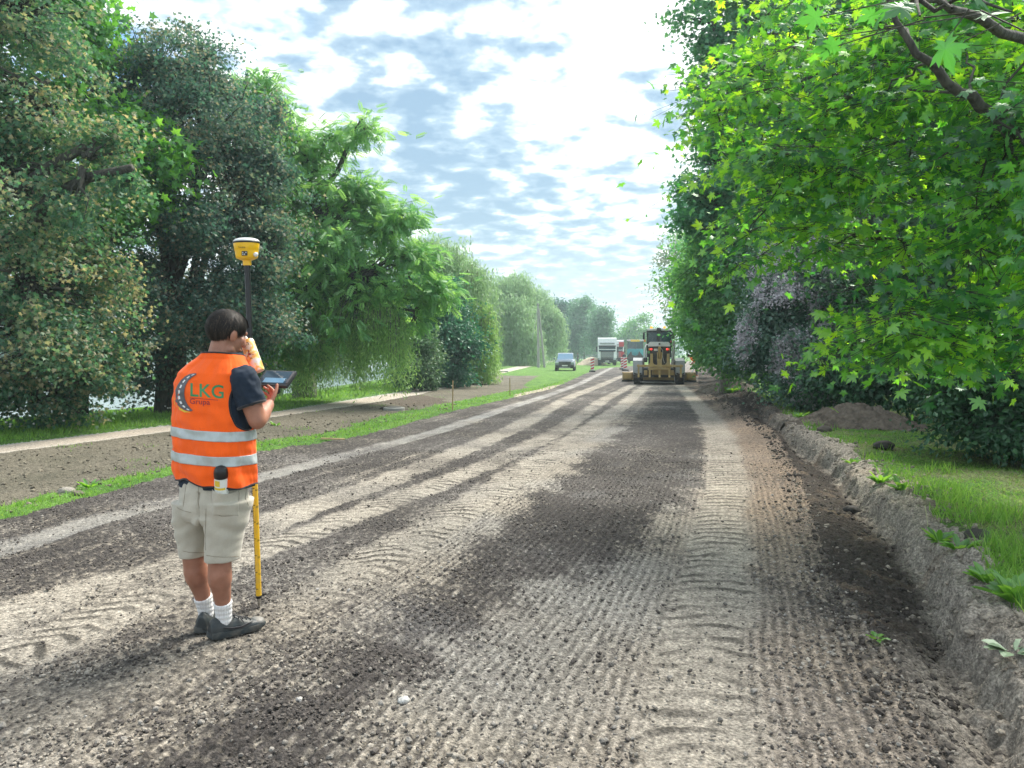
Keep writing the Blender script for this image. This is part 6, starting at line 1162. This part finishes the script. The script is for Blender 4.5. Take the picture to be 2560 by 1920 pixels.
L(mixc(n, L, 1.0, a.outputs['Color'], ramp(n, L, t.outputs['Fac'], [(.3, (.6,) * 3), (.7, (1.25,) * 3)]), 'MULTIPLY'), b.inputs['Base Color']); b.inputs['Roughness'].default_value = .8; bp = n('ShaderNodeBump'); bp.inputs['Strength'].default_value = .6; bp.inputs['Distance'].default_value = .004; L(t.outputs['Fac'], bp.inputs['Height']); L(bp.outputs[0], b.inputs['Normal']); L(b.outputs[0], out.inputs[0]); mStone = m
def scatter_stones(name, X, Y, size, tint, sub, seed, sink=.35, kind='stuff'):
    z = base_height(X, Y); r = np.random.default_rng(seed); v, f = ico(sub, seed, .30 if sub > 1 else .2, .72); q = rand_R(len(X), r); q[:] = frames(np.array([0, 0, 1.]) + r.normal(size=(len(X), 3)) * .35, r.normal(size=(len(X), 3)))
    sc = np.stack([size * (.8 + .5 * r.random(len(X))), size, size], 1); o = instance(name, v, f, np.stack([X, Y, z + size * (.72 - sink)], 1), q, sc, mStone, None, {'tint': tint}, smooth=False); tag(o, kind=kind); return o
r = np.random.default_rng(77)
def pts(nn, y0, y1, u0, u1, pw=1.0): yy = y0 * (y1 / y0) ** (r.random(nn) ** pw); return (u0 + (u1 - u0) * r.random(nn)) * yy, yy
X, Y = pts(110000, 2.4, 12, -.75, .72); d, td, fl, wt_, wm = road_fields(X, Y); ok = (X > gL(Y)) & (X < gE(Y) + .1); keep = ok & (r.random(len(X)) < (.10 + .9 * np.clip(d, 0, 1) * sst(-.3, .3, vnoise(X * 2, Y * 2, 5))) * (1 - .75 * fl)); X, Y, d = X[keep], Y[keep], d[keep]
sz = np.minimum(.0038 + .0035 * r.random(len(X)) ** 2 + .007 * r.random(len(X)) ** 12, .014) * (1 + Y * .03); dk = (r.random(len(X)) < np.clip(d * 1.3, .55, .985))[:, None]
tint = np.where(dk, np.array([.075, .065, .058]), np.array([.27, .245, .21])) * (.7 + .7 * r.random((len(X), 1))); scatter_stones('loose_millings', X, Y, sz, tint, 1, 5, .25)
X, Y = pts(2600, 2.6, 11, -.7, .72); d, td, fl, wt_, wm = road_fields(X, Y); ok = (X > gL(Y)) & (X < gE(Y)) & (r.random(len(X)) < (1 - fl * .8)) & (r.random(len(X)) < .25 + .75 * (X > tC(Y))); X, Y = X[ok], Y[ok]
sz = .005 + .009 * r.random(len(X)) ** 4; scatter_stones('gravel', X, Y, sz, np.array([[.22, .205, .185]]) * (.5 + .9 * r.random((len(X), 1))) + (r.random((len(X), 1)) < .04) * .2, 2, 6, .3)
X, Y = pts(16000, 2.6, 30, .1, 1.0); X = gT(Y) + r.normal(size=len(X)) * .45 - .1; ok = (X > gE(Y) - .25) & (X < gT(Y) + 1.0); X, Y = X[ok], Y[ok]; s_ = X - gT(Y); sz = (.004 + .017 * r.random(len(X)) ** 8) * (1 + .04 * Y); pl_ = (s_ > .0)[:, None] | ((r.random(len(X)) < .15)[:, None])
tint = np.where(pl_, np.array([.24, .21, .17]), np.array([.055, .045, .037])) * (.6 + .8 * r.random((len(X), 1))); scatter_stones('soil_clods', X, Y, sz, tint, 2, 7, .35)
X, Y = pts(5000, 6, 24, -.75, .2); ok = (X > pL(Y) + .1) & (X < gL(Y) - .2); X, Y = X[ok], Y[ok]; scatter_stones('soil_crumbs', X, Y, .006 + .02 * r.random(len(X)) ** 4 + .0006 * Y, np.array([[.17, .15, .11]]) * (.5 + 1.0 * r.random((len(X), 1))), 1, 9, .35)
def rock(px, py, size, tint, label, name='dirt_clod', cat='dirt clod', z=0.0, sub=3):
    X, Y = G(px, py, z); v, f = ico(sub, px, .10, .6); vv = np.array(v); vv *= (1 + .25 * fbm(vv[:, 0] * 1.5 + px, vv[:, 1] * 1.5 + vv[:, 2], 3, 5))[:, None]; o = fast_mesh(name, vv * size, f, mStone, None, True, {'tint': np.tile(np.array(tint), (len(v), 1))}); o.location = (X, Y, zg(X, Y) + size * .25); o.rotation_euler = (.1, .1, px); tag(o, label, cat)
rock(2208, 1106, .13, (.03, .027, .025), 'black clod of turf lying on the lawn right of the soil mound', z=.3); rock(2131, 1274, .085, (.028, .025, .024), 'black asphalt lump at the foot of the bank', z=-.05); rock(2443, 1308, .085, (.04, .036, .03), 'dark clod among the grass at the right edge', z=.3); rock(2060, 1082, .12, (.06, .05, .04), 'dark clod at the near foot of the soil mound', z=.2); rock(1985, 1590 // 1, .022, (.12, .10, .08), 'small brown clod on the milled surface at the lower right', z=0)
rock(166, 1228, .085, (.27, .25, .22), 'pale stone at the edge of the grass strip left of the man', 'stone', 'stone'); rock(196, 1240, .06, (.13, .11, .09), 'dark clod beside the pale stone left of the man'); rock(1009, 1756, .026, (.50, .50, .48), 'white stone in the milled road near the bottom', 'stone', 'stone'); rock(958, 1020, .10, (.05, .043, .036), 'dark soil lump left of the manhole top')
rock(1500, 1430, .020, (.06, .055, .05), 'dark pebble at the end of the dark milled patch', 'stone', 'stone'); rock(2095, 1660, .020, (.2, .17, .14), 'brown pebble between the tyre track and the trench', 'stone', 'stone')

# ------------------------------------------------------------------ grass
BL = ([(-.5, 0, 0), (.5, 0, 0), (-.32, .5, .06), (.32, .5, .06), (0, 1, .28)], [(0, 1, 3), (0, 3, 2), (2, 3, 4)])
mGrass = leafmat('grass_blade', (.06, .16, .018), (.125, .29, .035), (.25, .40, .08), tr=(.28, .58, .06), tw=.4, gl=.03); mDry = leafmat('grass_dry', (.13, .14, .05), (.24, .25, .11), (.38, .36, .20), tr=(.35, .38, .15), tw=.35, gl=.02)
def grass(name, X, Y, h, w, seed, mat=None, lean=.45):
    z = base_height(X, Y); r = np.random.default_rng(seed); N = len(X); up = np.stack([r.normal(size=N) * lean, r.normal(size=N) * lean, np.ones(N)], 1); nr_ = np.stack([r.normal(size=N), r.normal(size=N), np.zeros(N)], 1)
    R = frames(nr_, np.cross(up, nr_)); R = np.stack([R[:, :, 0], up / np.linalg.norm(up, axis=1, keepdims=True), R[:, :, 2]], 2); sc = np.stack([w, h, h], 1); o = instance(name, BL[0], BL[1], np.stack([X, Y, z - .01], 1), R, sc, mat or mGrass, None, {'rnd': np.clip(.5 + .22 * r.normal(size=N), 0, 1)}); tag(o, kind='stuff'); return o
r = np.random.default_rng(88)
X, Y = pts(120000, 5.5, 45, -.80, .25); rg = .10 * fbm(X * 2.2, Y * 1.6, 3, 5) + .05 * vnoise(X * 9, Y * 6, 6); ok = (X > gGr(Y) + .22 * fbm(X * 2, Y * 1.4, 3, 155) - .05) & (X < gL(Y) + rg + .03) & (r.random(len(X)) < .35 + 1.2 * sst(-.3, .3, fbm(X * 2, Y * 2, 2, 9))); X, Y = X[ok], Y[ok]; grass('verge_grass', X, Y, (.035 + .075 * r.random(len(X)) ** 1.5) * (.7 + .6 * sst(-.2, .4, vnoise(X * 1.5, Y * 1.5, 8))), .005 + .0006 * Y, 1)
X, Y = pts(190000, 9, 60, -1.0, .2); ok = (X < pU(Y) - .02) & (X > gS(Y) + 1.0); X, Y = X[ok], Y[ok]; grass('lawn_grass', X, Y, .05 + .10 * r.random(len(X)), .004 + .0006 * Y, 2)
X, Y = pts(26000, 5, 30, -.8, .2); ok = (X > pL(Y)) & (X < gGr(Y)) & (fbm(X * 1.1, Y * .8, 4, 159) > .30) ; X, Y = X[ok], Y[ok]; grass('sprouting_grass', X, Y, .03 + .05 * r.random(len(X)), .004 + .0006 * Y, 3)
X, Y = pts(150000, 3.2, 30, .3, 1.3); s_ = X - gT(Y); ok = (s_ > .42 + .25 * fbm(X * .9, Y * .7, 3, 8)) & (fbm(X * 1.3, Y * 1.2, 3, 158) < .38); X, Y = X[ok], Y[ok]; dry_ = (r.random(len(X)) < .32 + .25 * sst(-.2, .3, fbm(X * .9 + 3, Y * .8, 3, 157))); hh = (.025 + .04 * r.random(len(X)))
grass('cut_grass', X[~dry_], Y[~dry_], hh[~dry_] * 1.15, .004 + .0006 * Y[~dry_], 4, lean=.8); grass('dry_grass', X[dry_], Y[dry_], hh[dry_] * 1.1, .003 + .0006 * Y[dry_], 5, mDry, lean=1.2)
X, Y = pts(60000, 3.0, 22, .3, 1.1); s_ = X - gT(Y); ok = (s_ > .34) & (s_ < 1.15) & (vnoise(X * 1.6, Y * 1.3, 33) > .12); X, Y = X[ok], Y[ok]; grass('tall_grass', X, Y, .06 + .12 * r.random(len(X)), .004 + .0008 * Y, 6, lean=.35)
X, Y = pts(900, 11, 40, -1.0, .1); ok = (X < pU(Y) - .5) & (X > gS(Y) + .8); X, Y = X[ok], Y[ok]; v, f = ico(1, 3, .05, 1.0); o = instance('seed_heads', v, f, np.stack([X, Y, base_height(X, Y) + .14 + .08 * r.random(len(X))], 1), rand_R(len(X), r), np.full(len(X), .022), leafmat('seed_white', (.6, .6, .58), (.7, .7, .68), (.8, .8, .78), tr=(.5, .5, .5), tw=.3), None, {'rnd': r.random(len(X))}); tag(o, kind='stuff')
# broad leaved weeds
LF = ([(0, 0, 0), (.10, .25, .05), (.17, .6, .10), (.08, .9, .02), (0, 1, -.05), (-.08, .9, .02), (-.17, .6, .10), (-.10, .25, .05), (0, .5, .02)], [(8, 0, 1), (8, 1, 2), (8, 2, 3), (8, 3, 4), (8, 4, 5), (8, 5, 6), (8, 6, 7), (8, 7, 0)])
mWeed = leafmat('leaf_weed', (.05, .16, .02), (.10, .28, .03), (.17, .38, .05), tr=(.28, .58, .05), tw=.5, gl=.08)
def weed(px, py, z, label, nl=14, s=.16, seed=0, up=.8, wid=1.0, mat=None, name='weed_plant', loc=None):
    X, Y = loc or G(px, py, z); r = np.random.default_rng(seed + px); a = r.random(nl) * 6.28; e = up * (.5 + .7 * r.random(nl)); d = np.stack([np.cos(a), np.sin(a), e], 1); nrm = np.stack([-np.cos(a) * e, -np.sin(a) * e, np.ones(nl)], 1) + r.normal(size=(nl, 3)) * .2
    p = np.stack([np.cos(a), np.sin(a), 0 * a], 1) * .02; o = instance(name, LF[0], LF[1], p, frames(nrm, np.cross(d, nrm)), np.stack([np.full(nl, s * wid), s * (.6 + .6 * r.random(nl)), np.full(nl, s)], 1), mat or mWeed, None, {'rnd': r.random(nl)}); o.location = (X, Y, zg(X, Y)); tag(o, label, 'weed', 'broad leaved weeds on top of the bank'); return o
for i, (px, py, z, nl, s, lb) in enumerate([(2540, 1465, .28, 26, .20, 'tall leafy weed at the right edge, nearest to the camera'), (2470, 1412, .28, 18, .14, 'weed rosette just beyond the tall one at the right edge'), (2400, 1345, .28, 16, .13, 'weed on the bank crest below the dark clod'), (2350, 1310, .28, 18, .13, 'weed at the foot of the thin grass stalk'), (2255, 1215, .28, 16, .14, 'weed tuft on the bank beside the black clod of turf'), (2200, 1180, .28, 18, .15, 'bright weed in the middle of the bank crest'), (2130, 1130, .28, 14, .13, 'small weed on the bank below the soil mound'), (2000, 1055, .2, 24, .2, 'bright weed clump left of the soil mound'), (1830, 985, .1, 40, .35, 'bright bushy weed beyond the far bend of the trench')]): weed(px, py, z, lb, nl, s, i)
weed(690, 1060, 0, 'green weed on the bare soil right of the man', 14, .14, 3, name='weed_plant'); weed(222, 1218, 0, 'yellowish weed at the edge of the strip left of the man', 14, .13, 4)
mWilt = leafmat('leaf_wilted', (.16, .24, .14), (.26, .36, .22), (.38, .46, .32), tr=(.3, .38, .22), tw=.3)
o = weed(2530, 1640, .16, 'wilted pale green leaves lying on the bank edge at the lower right', 12, .085, 9, .35, 2.2, mWilt, 'wilted_leaves'); o.location.z += .03; o['group'] = 'torn off leaves'; o['category'] = 'leaves'
o = weed(2192, 1606, 0, 'torn green sprig lying on the road at the lower right', 12, .055, 7, .25, 1.4, mWeed, 'leaf_sprig'); o.location.z += .02; o['group'] = 'torn off leaves'; o['category'] = 'leaves'
X, Y = G(2321, 1300, .28); o = P(plain('stalk', (.45, .48, .25), .8), None, 'grass_stalk', lambda m: m.tube([(0, 0, 0), (-.005, 0, .14), (-.02, .01, .27)], [.0022, .0018, .0025], 5)); o.location = (X, Y, zg(X, Y)); tag(o, 'single tall dry grass stalk standing on the bank crest', 'grass stalk')
# ------------------------------------------------------------------ air
m, n, L, out = mat_new('haze'); v = n('ShaderNodeVolumePrincipled'); v.inputs['Color'].default_value = (.74, .92, .98, 1); v.inputs['Density'].default_value = .0011; v.inputs['Anisotropy'].default_value = .3; L(v.outputs[0], out.inputs['Volume'])
tag(MB().box(-420, 420, -30, 420, -6, 45).build('haze', m), kind='stuff')
